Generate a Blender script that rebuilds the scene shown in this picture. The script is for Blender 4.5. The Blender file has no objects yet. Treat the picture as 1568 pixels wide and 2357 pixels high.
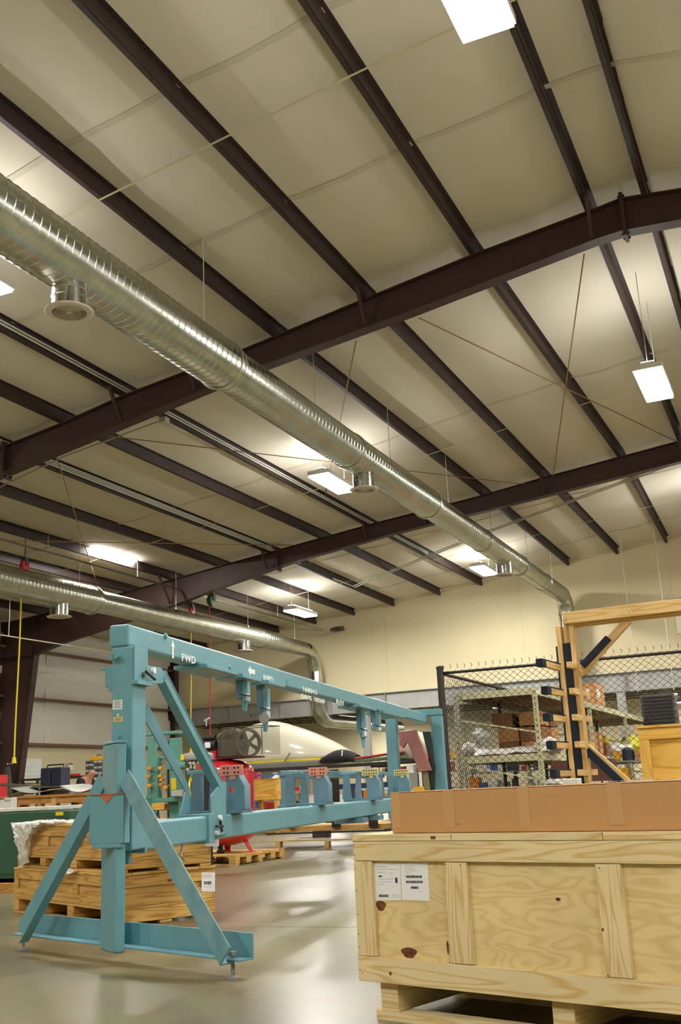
import bpy, bmesh, math, random
from mathutils import Vector as V, Matrix, noise
rnd = random.Random(7)
S = bpy.context.scene
COL = S.collection
# ---------------------------------------------------------------- camera
FPX = 2380.94
H = 0.9
yaw, pit, rol = -0.408482187, 0.261443412, -0.0472192926
F = V((math.sin(yaw)*math.cos(pit), math.cos(yaw)*math.cos(pit), math.sin(pit)))
R0 = V((math.cos(yaw), -math.sin(yaw), 0))
U0 = R0.cross(F)
CR = math.cos(rol)*R0 + math.sin(rol)*U0
CU = -math.sin(rol)*R0 + math.cos(rol)*U0
EYE = V((0, 0, H))
cd = bpy.data.cameras.new('camera'); cam = bpy.data.objects.new('camera', cd); COL.objects.link(cam)
cd.sensor_fit = 'HORIZONTAL'; cd.sensor_width = 36; cd.lens = FPX/1568*36; cd.clip_end = 300; cd.clip_start = .05
M = Matrix((CR, CU, -F)).transposed().to_4x4(); M.translation = EYE
cam.matrix_world = M
S.camera = cam
# ---------------------------------------------------------------- world, view
w = bpy.data.worlds.new('world'); S.world = w; w.use_nodes = True
w.node_tree.nodes['Background'].inputs[0].default_value = (1, .93, .8, 1)
w.node_tree.nodes['Background'].inputs[1].default_value = .3
S.view_settings.view_transform = 'Standard'; S.view_settings.look = 'None'
S.view_settings.exposure = 0.32; S.view_settings.gamma = 1
S.view_settings.use_curve_mapping = False
try: S.cycles.use_denoising = True
except Exception: pass
S.cycles.max_bounces = 4; S.cycles.diffuse_bounces = 3; S.cycles.glossy_bounces = 3; S.cycles.transparent_max_bounces = 6; S.cycles.use_adaptive_sampling = True; S.cycles.adaptive_threshold = .05; S.cycles.caustics_reflective = False; S.cycles.caustics_refractive = False
LAMP = 165.0          # strength of the fluorescent lenses

# ---------------------------------------------------------------- projection helpers (photo pixel -> point on a real plane)
def ray(x, y):
    return (CR*(x-784) + CU*(1178.5-y) + F*FPX).normalized()
def onp(x, y, P0, n):
    d = ray(x, y); return EYE + d*((P0-EYE).dot(n)/d.dot(n))
def at(x, y, X=None, Y=None, Z=None):
    if X is not None: return onp(x, y, V((X, 0, 0)), V((1, 0, 0)))
    if Y is not None: return onp(x, y, V((0, Y, 0)), V((0, 1, 0)))
    return onp(x, y, V((0, 0, Z)), V((0, 0, 1)))
def fwd(deg): a = math.radians(deg); return V((math.sin(a), math.cos(a), 0))
def along(P, d, px):          # distance along d from P at which the image column px is reached
    a = CR - F*((px-784)/FPX)
    return -a.dot(P-EYE)/a.dot(d)
UP = V((0, 0, 1)); XA = V((1, 0, 0)); YA = V((0, 1, 0))

# ---------------------------------------------------------------- materials
def lin(h):
    h = h.lstrip('#'); c = [int(h[i:i+2], 16)/255 for i in (0, 2, 4)]
    return tuple(((v+.055)/1.055)**2.4 if v > .04045 else v/12.92 for v in c) + (1,)
MATS = {}
def mat(name, col, rough=.6, metal=0, var=0, scale=3., col2=None, bump=0, bscale=40, emit=0, alpha=1, spec=.5, coat=0, stretch=None, uv=False, detail=4):
    if name in MATS: return MATS[name]
    m = bpy.data.materials.new(name); m.use_nodes = True; nt = m.node_tree; b = nt.nodes['Principled BSDF']
    c = lin(col) if isinstance(col, str) else col
    b.inputs['Base Color'].default_value = c; b.inputs['Roughness'].default_value = rough; b.inputs['Metallic'].default_value = metal
    b.inputs['Specular IOR Level'].default_value = spec
    if coat: b.inputs['Coat Weight'].default_value = coat; b.inputs['Coat Roughness'].default_value = .12
    if alpha < 1: b.inputs['Alpha'].default_value = alpha
    if emit: b.inputs['Emission Color'].default_value = c; b.inputs['Emission Strength'].default_value = emit
    tc = nt.nodes.new('ShaderNodeTexCoord'); mp = nt.nodes.new('ShaderNodeMapping')
    nt.links.new(tc.outputs['UV' if uv else 'Object'], mp.inputs[0])
    if stretch: mp.inputs['Scale'].default_value = stretch
    if var or col2:
        n = nt.nodes.new('ShaderNodeTexNoise'); n.inputs['Scale'].default_value = scale; n.inputs['Detail'].default_value = detail
        nt.links.new(mp.outputs[0], n.inputs['Vector'])
        r = nt.nodes.new('ShaderNodeValToRGB'); c2 = lin(col2) if col2 else tuple(v*(1-var) for v in c[:3])+(1,)
        r.color_ramp.elements[0].position = .35; r.color_ramp.elements[1].position = .65
        r.color_ramp.elements[0].color = c2; r.color_ramp.elements[1].color = c
        nt.links.new(n.outputs['Fac'], r.inputs[0]); nt.links.new(r.outputs[0], b.inputs['Base Color'])
    if bump:
        n2 = nt.nodes.new('ShaderNodeTexNoise'); n2.inputs['Scale'].default_value = bscale
        nt.links.new(mp.outputs[0], n2.inputs['Vector'])
        bp = nt.nodes.new('ShaderNodeBump'); bp.inputs['Strength'].default_value = bump; bp.inputs['Distance'].default_value = .01
        nt.links.new(n2.outputs['Fac'], bp.inputs['Height']); nt.links.new(bp.outputs[0], b.inputs['Normal'])
    MATS[name] = m; return m

def wood(name, light, dark, ring=9., rough=.6, knots=True, wavy=2.5, across=14., mid=.5, knotcol='#6b3a1c', along=1.1):
    """boards: UV u runs along the grain in metres, v across it"""
    m = bpy.data.materials.new(name); m.use_nodes = True; nt = m.node_tree; b = nt.nodes['Principled BSDF']; L = nt.links.new
    uv = nt.nodes.new('ShaderNodeUVMap')
    mp = nt.nodes.new('ShaderNodeMapping'); mp.inputs['Scale'].default_value = (along, across, 1); L(uv.outputs[0], mp.inputs[0])
    n = nt.nodes.new('ShaderNodeTexNoise'); n.inputs['Scale'].default_value = 1.0; n.inputs['Detail'].default_value = 1.5; n.inputs['Distortion'].default_value = .3
    L(mp.outputs[0], n.inputs['Vector'])
    mu = nt.nodes.new('ShaderNodeMath'); mu.operation = 'MULTIPLY'; mu.inputs[1].default_value = ring; L(n.outputs['Fac'], mu.inputs[0])
    fr = nt.nodes.new('ShaderNodeMath'); fr.operation = 'FRACT'; L(mu.outputs[0], fr.inputs[0])
    r = nt.nodes.new('ShaderNodeValToRGB'); e = r.color_ramp.elements
    e[0].position = 0; e[0].color = lin(light); e[1].position = 1; e[1].color = lin(light)
    x = e.new(mid); x.color = lin(light); x = e.new(mid+.3); x.color = lin(dark)
    L(fr.outputs[0], r.inputs[0])
    n2 = nt.nodes.new('ShaderNodeTexNoise'); n2.inputs['Scale'].default_value = 3; n2.inputs['Detail'].default_value = 3; L(uv.outputs[0], n2.inputs['Vector'])
    mx = nt.nodes.new('ShaderNodeMixRGB'); mx.blend_type = 'MULTIPLY'; mx.inputs[0].default_value = .35; L(r.outputs[0], mx.inputs[1]); L(n2.outputs['Fac'], mx.inputs[2])
    out = mx.outputs[0]
    if knots:
        vo = nt.nodes.new('ShaderNodeTexVoronoi'); vo.inputs['Scale'].default_value = 1; m2 = nt.nodes.new('ShaderNodeMapping'); m2.inputs['Scale'].default_value = (1.6, 3.2, 1)
        L(uv.outputs[0], m2.inputs[0]); L(m2.outputs[0], vo.inputs['Vector'])
        r2 = nt.nodes.new('ShaderNodeValToRGB'); r2.color_ramp.elements[0].position = .035; r2.color_ramp.elements[0].color = (1, 1, 1, 1); r2.color_ramp.elements[1].position = .06; r2.color_ramp.elements[1].color = (0, 0, 0, 1)
        L(vo.outputs['Distance'], r2.inputs[0])
        mk = nt.nodes.new('ShaderNodeMixRGB'); L(r2.outputs[0], mk.inputs[0]); L(out, mk.inputs[1]); mk.inputs[2].default_value = lin(knotcol); out = mk.outputs[0]
    L(out, b.inputs['Base Color']); b.inputs['Roughness'].default_value = rough; b.inputs['Specular IOR Level'].default_value = .3
    MATS[name] = m; return m

PINE = wood('new pine', '#f4dfae', '#dfbb78', ring=8, knots=False)
PLYW = wood('new plywood', '#f3dca2', '#e7c888', ring=8, across=11, knots=False, mid=.3, along=3.2)
OLD = wood('weathered pine', '#eabc6e', '#c98f42', ring=7, knotcol='#6a3a1a')
OLDPLY = wood('weathered plywood', '#edc074', '#d09a50', ring=7, across=7, knots=False, mid=.3)
RACKW = wood('rack lumber', '#f4d090', '#e0b068', ring=6)
YPLY = wood('amber plywood', '#eebc5c', '#d69a3a', ring=6, across=4, knots=False)
YPINE = wood('amber pine', '#f0c060', '#dda243', ring=6, knots=False)
BENCHW = wood('bench lumber', '#d29a58', '#a8703a', ring=6, knots=False)
BLUE = mat('blue enamel', '#6a9eaa', .34, var=.10, scale=5, bump=.07, bscale=60)
BLUED = mat('blue enamel worn', '#7fa5af', .5, col2='#6593a0', scale=9)
BLUES = mat('slate blue enamel', '#5f8395', .45, var=.15, scale=8)
TEAL = mat('green teal enamel', '#5f9a8c', .5, var=.15, scale=5)
BROWN = mat('red oxide steel', '#3c2c28', .62, var=.25, scale=4)
BROWNR = mat('red oxide frame', '#432a25', .6, var=.18, scale=3)
GIRT = mat('girt primer', '#7a5440', .6, var=.15)
INS = mat('white faced insulation', '#ddd6c7', .85, var=.06, scale=.5, bump=.15, bscale=3)
LINER = mat('liner fabric', '#d9d5c8', .7, var=.04, scale=.6)
YWALL = mat('cream painted wall', '#d8cca8', .9, var=.06, scale=.3)
GREYM = mat('galvanised beam', '#a9a9a4', .5, metal=.2, var=.1)
GALV = mat('galvanised sheet', '#c9ccc2', .26, metal=1, col2='#b9bcae', scale=3, bump=.03, bscale=4)
GALVB = mat('bright galvanised sheet', '#dcdedb', .16, metal=1, col2='#c5c8c4', scale=4, bump=.05, bscale=12)
CONDUIT = mat('conduit steel', '#c6c6ba', .45, metal=.2)
CABLE = mat('bracing cable', '#86673e', .6)
WHITE = mat('white enamel', '#e8e6e0', .5)
OFFW = mat('diffuser white', '#d8cfc4', .5)
LENS = mat('lit lens', (1, .975, .91, 1), .5, emit=LAMP)
CFILL = mat('added ceiling fill', (1, .975, .91, 1), .5, emit=LAMP*.18)  # added upward glow that brightens the ceiling, not a slot of the fixture
RED = mat('red enamel', '#d0202a', .28, var=.12, scale=3, coat=.5)
REDC = mat('red plastic', '#c22528', .5)
BLK = mat('black paint', '#1d1b1b', .5)
BLKM = mat('matt black', '#16161a', .9)
FENCE = mat('black vinyl wire', '#2a221a', .5)
NAVY = mat('navy carpet', '#23293a', .98, var=.3, scale=60)
DGREY = mat('dark grey metal', '#4b4742', .5, var=.2, scale=6)
GREY = mat('grey metal', '#8d8c88', .5)
YEL = mat('yellow plastic', '#e0cb1e', .45)
YELR = mat('safety yellow', '#e3a90e', .5)
ORG = mat('orange plastic', '#dd8a22', .5)
GRN = mat('green machine paint', '#2b5440', .5, var=.1)
GREEL = mat('green enamel', '#2f6e4c', .45)
PAPER = mat('paper', '#e9e8ea', .8)
INK = mat('printed ink', '#3a3a40', .9)
STENCIL = mat('white stencil paint', '#e6ecea', .7)
CARD = mat('brown cardboard', '#c2925f', .85, var=.05, scale=2)
CARD2 = mat('kraft cardboard', '#b88650', .85, var=.1, scale=3)
CARD3 = mat('dark cardboard', '#8a5c38', .85, var=.1, scale=3)
TAPE = mat('packing tape', '#c4996a', .3)
CREAMR = mat('cream racking paint', '#c6c39b', .55, var=.08)
PLASTIC = mat('clear film', '#e4e2da', .22, alpha=.8, bump=.8, bscale=25, coat=.6)
BAG = mat('milky plastic film', '#d9d6cf', .35, bump=.6, bscale=14, coat=.3)
BROWNB = mat('brown board', '#5b3320', .7)
PINK = mat('pink primer', '#c98a7a', .6, var=.1)
PINKR = mat('dusty red block', '#a06a64', .7, var=.2, scale=20)
ORUST = mat('orange primer', '#b4623a', .7)
CANOPY = mat('cream gloss gelcoat', '#e9e4d0', .08, coat=1)
GLASS = mat('smoked guard', '#6a6450', .15, alpha=.22)
OLIVE = mat('olive primer', '#a3a24a', .6)
SILV = mat('silver sheet', '#c9c9c4', .35, metal=.3)
SKIN = mat('skin', '#c89072', .6)
SHIRT = mat('charcoal cotton', '#26282a', .9)
JEANS = mat('denim', '#2d3a52', .9)
BLUEP = mat('blue plastic', '#2a62b4', .5)
TOOLB = mat('dark blue plastic', '#23283c', .6)
FLOORM = None

# ---------------------------------------------------------------- mesh builder
class B:
    def __init__(s): s.v = []; s.f = []; s.uv = []
    def quad(s, a, b, c, d, uv=None):
        i = len(s.v); s.v += [V(a), V(b), V(c), V(d)]; s.f.append((i, i+1, i+2, i+3)); s.uv.append(uv or [(0, 0), (1, 0), (1, 1), (0, 1)])
    def obox(s, c, ax, ay, az):
        """box from centre and three half-extent vectors"""
        c = V(c); i = len(s.v); h = (ax, ay, az)
        if ax.cross(ay).dot(az) < 0: az = -az; h = (ax, ay, az)
        P = [c+x*ax+y*ay+z*az for z in (-1, 1) for y in (-1, 1) for x in (-1, 1)]
        s.v += P; L = [q.length for q in h]; k = L.index(max(L)); u0, v0 = rnd.random()*9, rnd.random()*9
        sg = [(x, y, z) for z in (-1, 1) for y in (-1, 1) for x in (-1, 1)]
        for fc in ((0, 2, 3, 1), (4, 5, 7, 6), (0, 1, 5, 4), (2, 6, 7, 3), (0, 4, 6, 2), (1, 3, 7, 5)):
            s.f.append(tuple(i+j for j in fc)); vs = [sg[j] for j in fc]
            con = [a for a in range(3) if len({q[a] for q in vs}) == 1][0]
            oth = [a for a in range(3) if a != con]
            if k in oth: ua = k; va = [a for a in oth if a != k][0]
            else: ua, va = oth
            s.uv.append([(u0+q[ua]*L[ua], v0+con*.37+q[va]*L[va]) for q in vs])
        return s
    def box(s, c, size, az=0):
        r = fwd(az+90); f = fwd(az)
        return s.obox(c, r*(size[0]/2), f*(size[1]/2), UP*(size[2]/2))
    def bar(s, p, q, w, h, up=UP):
        p, q = V(p), V(q); d = (q-p); L = d.length; d = d.normalized()
        side = d.cross(up)
        if side.length < 1e-4: side = d.cross(XA)
        side.normalize(); u = side.cross(d)
        return s.obox((p+q)/2, d*(L/2), side*(w/2), u*(h/2))
    def tube(s, p, q, r, n=10, r2=None, cap=True):
        p, q = V(p), V(q); d = (q-p).normalized(); a = d.orthogonal().normalized(); b = d.cross(a); r2 = r if r2 is None else r2
        i = len(s.v)
        for P, rr in ((p, r), (q, r2)):
            for k in range(n): t = 2*math.pi*k/n; s.v.append(P+a*(rr*math.cos(t))+b*(rr*math.sin(t)))
        for k in range(n):
            j = (k+1) % n; s.f.append((i+k, i+j, i+n+j, i+n+k)); s.uv.append([(0, 0)]*4)
        if cap:
            s.f.append(tuple(i+k for k in reversed(range(n)))); s.uv.append([(0, 0)]*n)
            s.f.append(tuple(i+n+k for k in range(n))); s.uv.append([(0, 0)]*n)
        return s
    def path(s, pts, r, n=8, cap=True):
        pts = [V(p) for p in pts]; i = len(s.v); a = None
        for k, P in enumerate(pts):
            d = (pts[min(k+1, len(pts)-1)]-pts[max(k-1, 0)]).normalized()
            a = d.orthogonal().normalized() if a is None else (a-d*a.dot(d)).normalized()
            b = d.cross(a)
            rr = r[k] if isinstance(r, (list, tuple)) else r
            for m in range(n): t = 2*math.pi*m/n; s.v.append(P+a*(rr*math.cos(t))+b*(rr*math.sin(t)))
        for k in range(len(pts)-1):
            for m in range(n):
                j = (m+1) % n; s.f.append((i+k*n+m, i+k*n+j, i+(k+1)*n+j, i+(k+1)*n+m)); s.uv.append([(0, 0)]*4)
        if cap:
            s.f.append(tuple(i+m for m in reversed(range(n)))); s.uv.append([(0, 0)]*n)
            e = i+(len(pts)-1)*n; s.f.append(tuple(e+m for m in range(n))); s.uv.append([(0, 0)]*n)
        return s
    def prism(s, pts, d):
        """polygon (3-D points in order) extruded by vector d"""
        pts = [V(p) for p in pts]; d = V(d); n = len(pts); i = len(s.v)
        nn = V((0, 0, 0))
        for k in range(n): nn += pts[k].cross(pts[(k+1) % n])
        if nn.dot(d) > 0: pts = pts[::-1]
        s.v += pts+[p+d for p in pts]
        o = pts[0]; e1 = (pts[1]-o).normalized(); e2 = d.cross(e1).normalized() if d.length else UP
        s.f.append(tuple(i+k for k in range(n))); s.uv.append([((p-o).dot(e1), (p-o).dot(e2)) for p in pts])
        s.f.append(tuple(i+n+k for k in reversed(range(n)))); s.uv.append([((p-o).dot(e1), (p-o).dot(e2)) for p in reversed(pts)])
        for k in range(n):
            j = (k+1) % n; s.f.append((i+j, i+k, i+n+k, i+n+j)); l = (pts[j]-pts[k]).length; s.uv.append([(l, 0), (0, 0), (0, d.length), (l, d.length)])
        return s
    def lathe(s, c, prof, n=24, axis=UP, ref=None, cap=True):
        c = V(c); axis = V(axis).normalized(); a = V(ref) if ref else axis.orthogonal().normalized(); b = axis.cross(a); i = len(s.v)
        for r, z in prof:
            for k in range(n): t = 2*math.pi*k/n; s.v.append(c+axis*z+a*(r*math.cos(t))+b*(r*math.sin(t)))
        for m in range(len(prof)-1):
            for k in range(n):
                j = (k+1) % n; s.f.append((i+m*n+k, i+m*n+j, i+(m+1)*n+j, i+(m+1)*n+k)); s.uv.append([(0, 0)]*4)
        closed = prof[0] == prof[-1]
        if prof[0][0] > 1e-4 and not closed and cap: s.f.append(tuple(i+k for k in reversed(range(n)))); s.uv.append([(0, 0)]*n)
        if prof[-1][0] > 1e-4 and not closed and cap: e = i+(len(prof)-1)*n; s.f.append(tuple(e+k for k in range(n))); s.uv.append([(0, 0)]*n)
        return s
    def grid(s, fn, nu, nv):
        i = len(s.v)
        for a in range(nu+1):
            for b in range(nv+1): s.v.append(V(fn(a/nu, b/nv)))
        for a in range(nu):
            for b in range(nv):
                k = i+a*(nv+1)+b; s.f.append((k, k+nv+1, k+nv+2, k+1)); s.uv.append([(0, 0)]*4)
        return s
    def build(s, name, m, parent=None, bevel=0, smooth=False, solid=0, seg=2, sub=0, fix=False):
        me = bpy.data.meshes.new(name); me.from_pydata([tuple(p) for p in s.v], [], s.f)
        ul = me.uv_layers.new(name='UVMap'); k = 0
        flat = [c for f in s.uv for uvp in f for c in uvp]
        if len(flat) == 2*len(me.loops): ul.data.foreach_set('uv', flat)
        me.materials.append(m)
        if fix:
            bm = bmesh.new(); bm.from_mesh(me); bmesh.ops.remove_doubles(bm, verts=bm.verts, dist=1e-5); bmesh.ops.recalc_face_normals(bm, faces=bm.faces); bm.to_mesh(me); bm.free()
        if smooth or bevel: me.polygons.foreach_set('use_smooth', [True]*len(me.polygons))
        me.update()
        o = bpy.data.objects.new(name, me); COL.objects.link(o)
        if solid: md = o.modifiers.new('solid', 'SOLIDIFY'); md.thickness = solid
        if sub: md = o.modifiers.new('sub', 'SUBSURF'); md.levels = sub; md.render_levels = sub
        if bevel: md = o.modifiers.new('bevel', 'BEVEL'); md.width = bevel; md.segments = seg; md.harden_normals = True; md.limit_method = 'ANGLE'
        elif smooth == 'auto':
            md = o.modifiers.new('split', 'EDGE_SPLIT'); md.split_angle = math.radians(35)
        if parent: adopt(o, parent)
        return o
INV = {}
def adopt(o, parent):
    o.parent = parent; o.matrix_parent_inverse = INV.get(parent.name, Matrix())
def tag(o, label=None, cat=None, group=None, kind=None):
    if label: o['label'] = label
    if cat: o['category'] = cat
    if group: o['group'] = group
    if kind: o['kind'] = kind
    return o
def thing(name, label, cat, loc, group=None, az=0):
    o = bpy.data.objects.new(name, None); COL.objects.link(o); o.empty_display_size = .1
    m = Matrix.Translation(V(loc)) @ Matrix.Rotation(-math.radians(az), 4, 'Z'); o.matrix_world = m
    INV[o.name] = m.inverted()
    return tag(o, label, cat, group)
def struct(o): o['kind'] = 'structure'; return o
def text(s, name, P, right, up, size, m, parent, ext=.0008, align='LEFT', xs=1.0):
    c = bpy.data.curves.new(name, 'FONT'); c.body = s; c.size = size; c.extrude = ext; c.align_x = align; c.materials.append(m); c.space_character = 1.08; c.offset = size*.022
    tmp = bpy.data.objects.new(name, c); COL.objects.link(tmp); bpy.context.view_layer.update()
    me = bpy.data.meshes.new_from_object(tmp.evaluated_get(bpy.context.evaluated_depsgraph_get())); bpy.data.objects.remove(tmp)
    if not me.materials: me.materials.append(m)
    o = bpy.data.objects.new(name, me); COL.objects.link(o)
    right = V(right).normalized(); up = V(up); up = (up-right*up.dot(right)).normalized(); n = right.cross(up)
    mm = Matrix((right*xs, up, n)).transposed().to_4x4(); mm.translation = P
    if parent: o.parent = parent; o.matrix_parent_inverse = INV.get(parent.name, Matrix())
    o.matrix_basis = mm
    return o

ORD = ['leftmost', 'second from left', 'third from left', 'fourth from left', 'fifth from left', 'sixth from left', 'seventh from left', 'eighth from left', 'ninth from left', 'tenth from left', 'eleventh from left', 'twelfth from left', 'thirteenth from left', 'fourteenth from left', 'fifteenth from left', 'sixteenth from left', 'seventeenth from left', 'eighteenth from left', 'nineteenth from left', 'twentieth from left']
# ================================================================ BUILDING
Y1, Y2, Y3 = 13.7, 23.9, 33.2
XW, XE, YB = -21.5, 18.8, -12.0
PR1 = [(-22, 5.9), (-12.43, 7.06), (-11.08, 7.27), (-9.81, 7.52), (-7.57, 7.83), (-5.01, 8.26), (-3.53, 8.5), (-1.72, 8.73), (-1.35, 8.79), (-.53, 8.70), (19, 6.25)]
PR2 = [(-22, 6.05), (-19.9, 6.23), (-17.3, 6.51), (-15.5, 6.71), (-14.07, 6.88), (-9.4, 7.42), (-6.48, 7.71), (-4.97, 7.91), (-3.12, 8.11), (-1.35, 8.3), (19, 5.8)]
PRW = [(-22, 5.93), (-3.2, 7.9), (-1.35, 8.1), (19, 5.6)]
def interp(P, x):
    for (a, za), (b, zb) in zip(P, P[1:]):
        if x <= b: return za+(zb-za)*(x-a)/(b-a)
    return P[-1][1]
def zroof(x, Y):
    if Y <= Y1: return interp(PR1, x)
    if Y <= Y2: t = (Y-Y1)/(Y2-Y1); return interp(PR1, x)*(1-t)+interp(PR2, x)*t
    t = min(1, (Y-Y2)/(Y3-Y2)); return interp(PR2, x)*(1-t)+interp(PRW, x)*t
# purlin lines: x at Y=7, rafter 1, rafter 2, wall
PX = [(-20, -20, -20, -20), (-18.5,)*4, (-17,)*4, (-15.5,)*4, (-14,)*4, (-12.5, -12.5, -12.47, -12.5), (-11.08, -11.08, -10.92, -10.81), (-9.81, -9.81, -9.6, -9.31),
      (-8.35, -8.35, -8.0, -7.85), (-6.88, -6.88, -6.48, -6.36), (-5.3, -5.3, -4.97, -4.77), (-3.53, -3.53, -3.12, -3.24), (-1.79, -1.79, -1.75, -1.75), (-1.0, -1.0, -1.0, -1.0)]
PX += [(x,)*4 for x in (.7, 2.4, 4.1, 5.8, 7.5, 9.2, 10.9, 12.6, 14.3, 16, 17.7)]
DEP = .21
def pxx(p, Y):
    if Y <= Y1: return p[1]
    if Y <= Y2: return p[1]+(p[2]-p[1])*(Y-Y1)/(Y2-Y1)
    return p[2]+(p[3]-p[2])*min(1, (Y-Y2)/(Y3-Y2))

# floor
b = B(); b.obox((-4, 20, -.1), XA*34, YA*38, UP*.1)
fm = bpy.data.materials.new('polished concrete'); fm.use_nodes = True; nt = fm.node_tree; bs = nt.nodes['Principled BSDF']; L = nt.links.new
tc = nt.nodes.new('ShaderNodeTexCoord')
n1 = nt.nodes.new('ShaderNodeTexNoise'); n1.inputs['Scale'].default_value = .55; n1.inputs['Detail'].default_value = 6; n1.inputs['Roughness'].default_value = .6; n1.inputs['Distortion'].default_value = .8; L(tc.outputs['Object'], n1.inputs['Vector'])
r1 = nt.nodes.new('ShaderNodeValToRGB'); r1.color_ramp.elements[0].position = .3; r1.color_ramp.elements[0].color = lin('#5b553e'); r1.color_ramp.elements[1].position = .7; r1.color_ramp.elements[1].color = lin('#8c8567'); L(n1.outputs['Fac'], r1.inputs[0])
n2 = nt.nodes.new('ShaderNodeTexNoise'); n2.inputs['Scale'].default_value = 9; n2.inputs['Detail'].default_value = 5; L(tc.outputs['Object'], n2.inputs['Vector'])
mx = nt.nodes.new('ShaderNodeMixRGB'); mx.blend_type = 'OVERLAY'; mx.inputs[0].default_value = .18; L(r1.outputs[0], mx.inputs[1]); L(n2.outputs['Color'], mx.inputs[2])
# faint red paint stain beside the pallets
mp = nt.nodes.new('ShaderNodeMapping'); st = at(555, 2110, Z=0); mp.vector_type = 'POINT'; mp.inputs['Location'].default_value = (-st.x*1.6, -st.y*1.1, 0); mp.inputs['Scale'].default_value = (1.6, 1.1, 1); L(tc.outputs['Object'], mp.inputs[0])
gr = nt.nodes.new('ShaderNodeTexGradient'); gr.gradient_type = 'SPHERICAL'; L(mp.outputs[0], gr.inputs[0])
mu = nt.nodes.new('ShaderNodeMath'); mu.operation = 'MULTIPLY'; L(gr.outputs['Fac'], mu.inputs[0]); L(n1.outputs['Fac'], mu.inputs[1])
m3 = nt.nodes.new('ShaderNodeMixRGB'); L(mu.outputs[0], m3.inputs[0]); L(mx.outputs[0], m3.inputs[1]); m3.inputs[2].default_value = lin('#85705f')
L(m3.outputs[0], bs.inputs['Base Color'])
rr = nt.nodes.new('ShaderNodeMapRange'); rr.inputs['To Min'].default_value = .2; rr.inputs['To Max'].default_value = .44; L(n1.outputs['Fac'], rr.inputs['Value']); L(rr.outputs[0], bs.inputs['Roughness'])
MATS['floor'] = fm
floor = struct(b.build('floor', fm))
# thin control joints sawn in the slab
jm = mat('joint filler', '#7c7660', .6)
for k in range(-2, 9):
    j = B(); j.box((-4, k*5.6+1.2, .0006), (60, .012, .001)); j.build('control_joint', jm, floor)
for k in range(-3, 5):
    j = B(); j.box((k*5.6-1.5, 18, .0006), (.012, 60, .001)); j.build('control_joint', jm, floor)

# ceiling: faced insulation draped over the purlins
b = B(); nP = len(PX)
ys = [YB+i*(Y3-YB)/90 for i in range(91)]
SUBX = 6
def ceil_pt(ip, t, Y):
    x0 = pxx(PX[ip], Y) if ip >= 0 else XW-.3; x1 = pxx(PX[ip+1], Y) if ip+1 < nP else XE+.3
    x = x0+(x1-x0)*t; z = zroof(x, Y)+DEP
    sag = math.sin(math.pi*t)
    z -= sag*(.045+.05*noise.noise(V((x*.6, Y*.35, 3)))+.025*noise.noise(V((x*1.5, Y*1.1, 7))))
    seam = abs(((Y+ .6*math.sin(x*.2))/1.83) % 1-.5)
    z += .012*sag*(seam < .04)
    return V((x, Y, z))
rows = []
for Y in ys:
    rows.append([ceil_pt(ip, s/SUBX, Y) for ip in range(-1, nP) for s in range(SUBX)]+[ceil_pt(nP-1, 1, Y)])
n = len(rows[0]); b.v = [p for r in rows for p in r]
for i in range(len(rows)-1):
    for j in range(n-1): k = i*n+j; b.f.append((k, k+n, k+n+1, k+1)); b.uv.append([(0, 0)]*4)
ceiling = struct(b.build('ceiling', INS, smooth=True))
# purlins (Z sections), one piece per bay
def purlin(P, Q):
    b = B(); P = P+V((0, 0, 0)); d = (Q-P)
    m = (P+Q)/2; hd = d/2
    b.obox(m+UP*(DEP/2), hd, XA*.004, UP*(DEP/2))                 # web
    b.obox(m+UP*.004+XA*-.034, hd, XA*.036, UP*.004)             # bottom flange
    b.obox(m+UP*.014+XA*-.068, hd, XA*.003, UP*.012)
    b.obox(m+UP*(DEP-.004)+XA*.034, hd, XA*.036, UP*.003)
    b.build('purlin', BROWN, ceiling)
for p in PX:
    seg = [(V((p[0], YB, 0)), V((p[1], Y1, 0))), (V((p[1], Y1, 0)), V((p[2], Y2, 0))), (V((p[2], Y2, 0)), V((p[3], Y3, 0)))]
    for k, (a, c) in enumerate(seg):
        a = V((a.x, a.y, zroof(a.x, a.y))); c = V((c.x, c.y, zroof(c.x, c.y)))
        purlin(a, c)
# straps under the insulation, running across the purlins
for Y in (-1, 4, 9.1, 20.3, 28.6):
    pts = [V((x, Y+.16*(-6-x)*.2*(Y == 20.3), zroof(x, Y)+.0)) for x in [XW+.1+i*(XE-XW-.2)/60 for i in range(61)]]
    b = B()
    for a, c in zip(pts, pts[1:]): b.bar(a-UP*.012, c-UP*.012, .03, .004)
    b.build('strap', CREAMR, ceiling)
tape = mat('insulation seam tape', '#cbc4b4', .8)
for Y in (-4, 2.5, 8.3, 10.9, 19.3, 26.4, 31.):
    b = B()
    for ip in range(-1, nP):
        q = [ceil_pt(ip, s/8, Y) for s in range(9)]
        for a, c in zip(q, q[1:]): b.bar(a-UP*.006, c-UP*.006, .09, .004)
    b.build('seam_tape', tape, ceiling)

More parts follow.
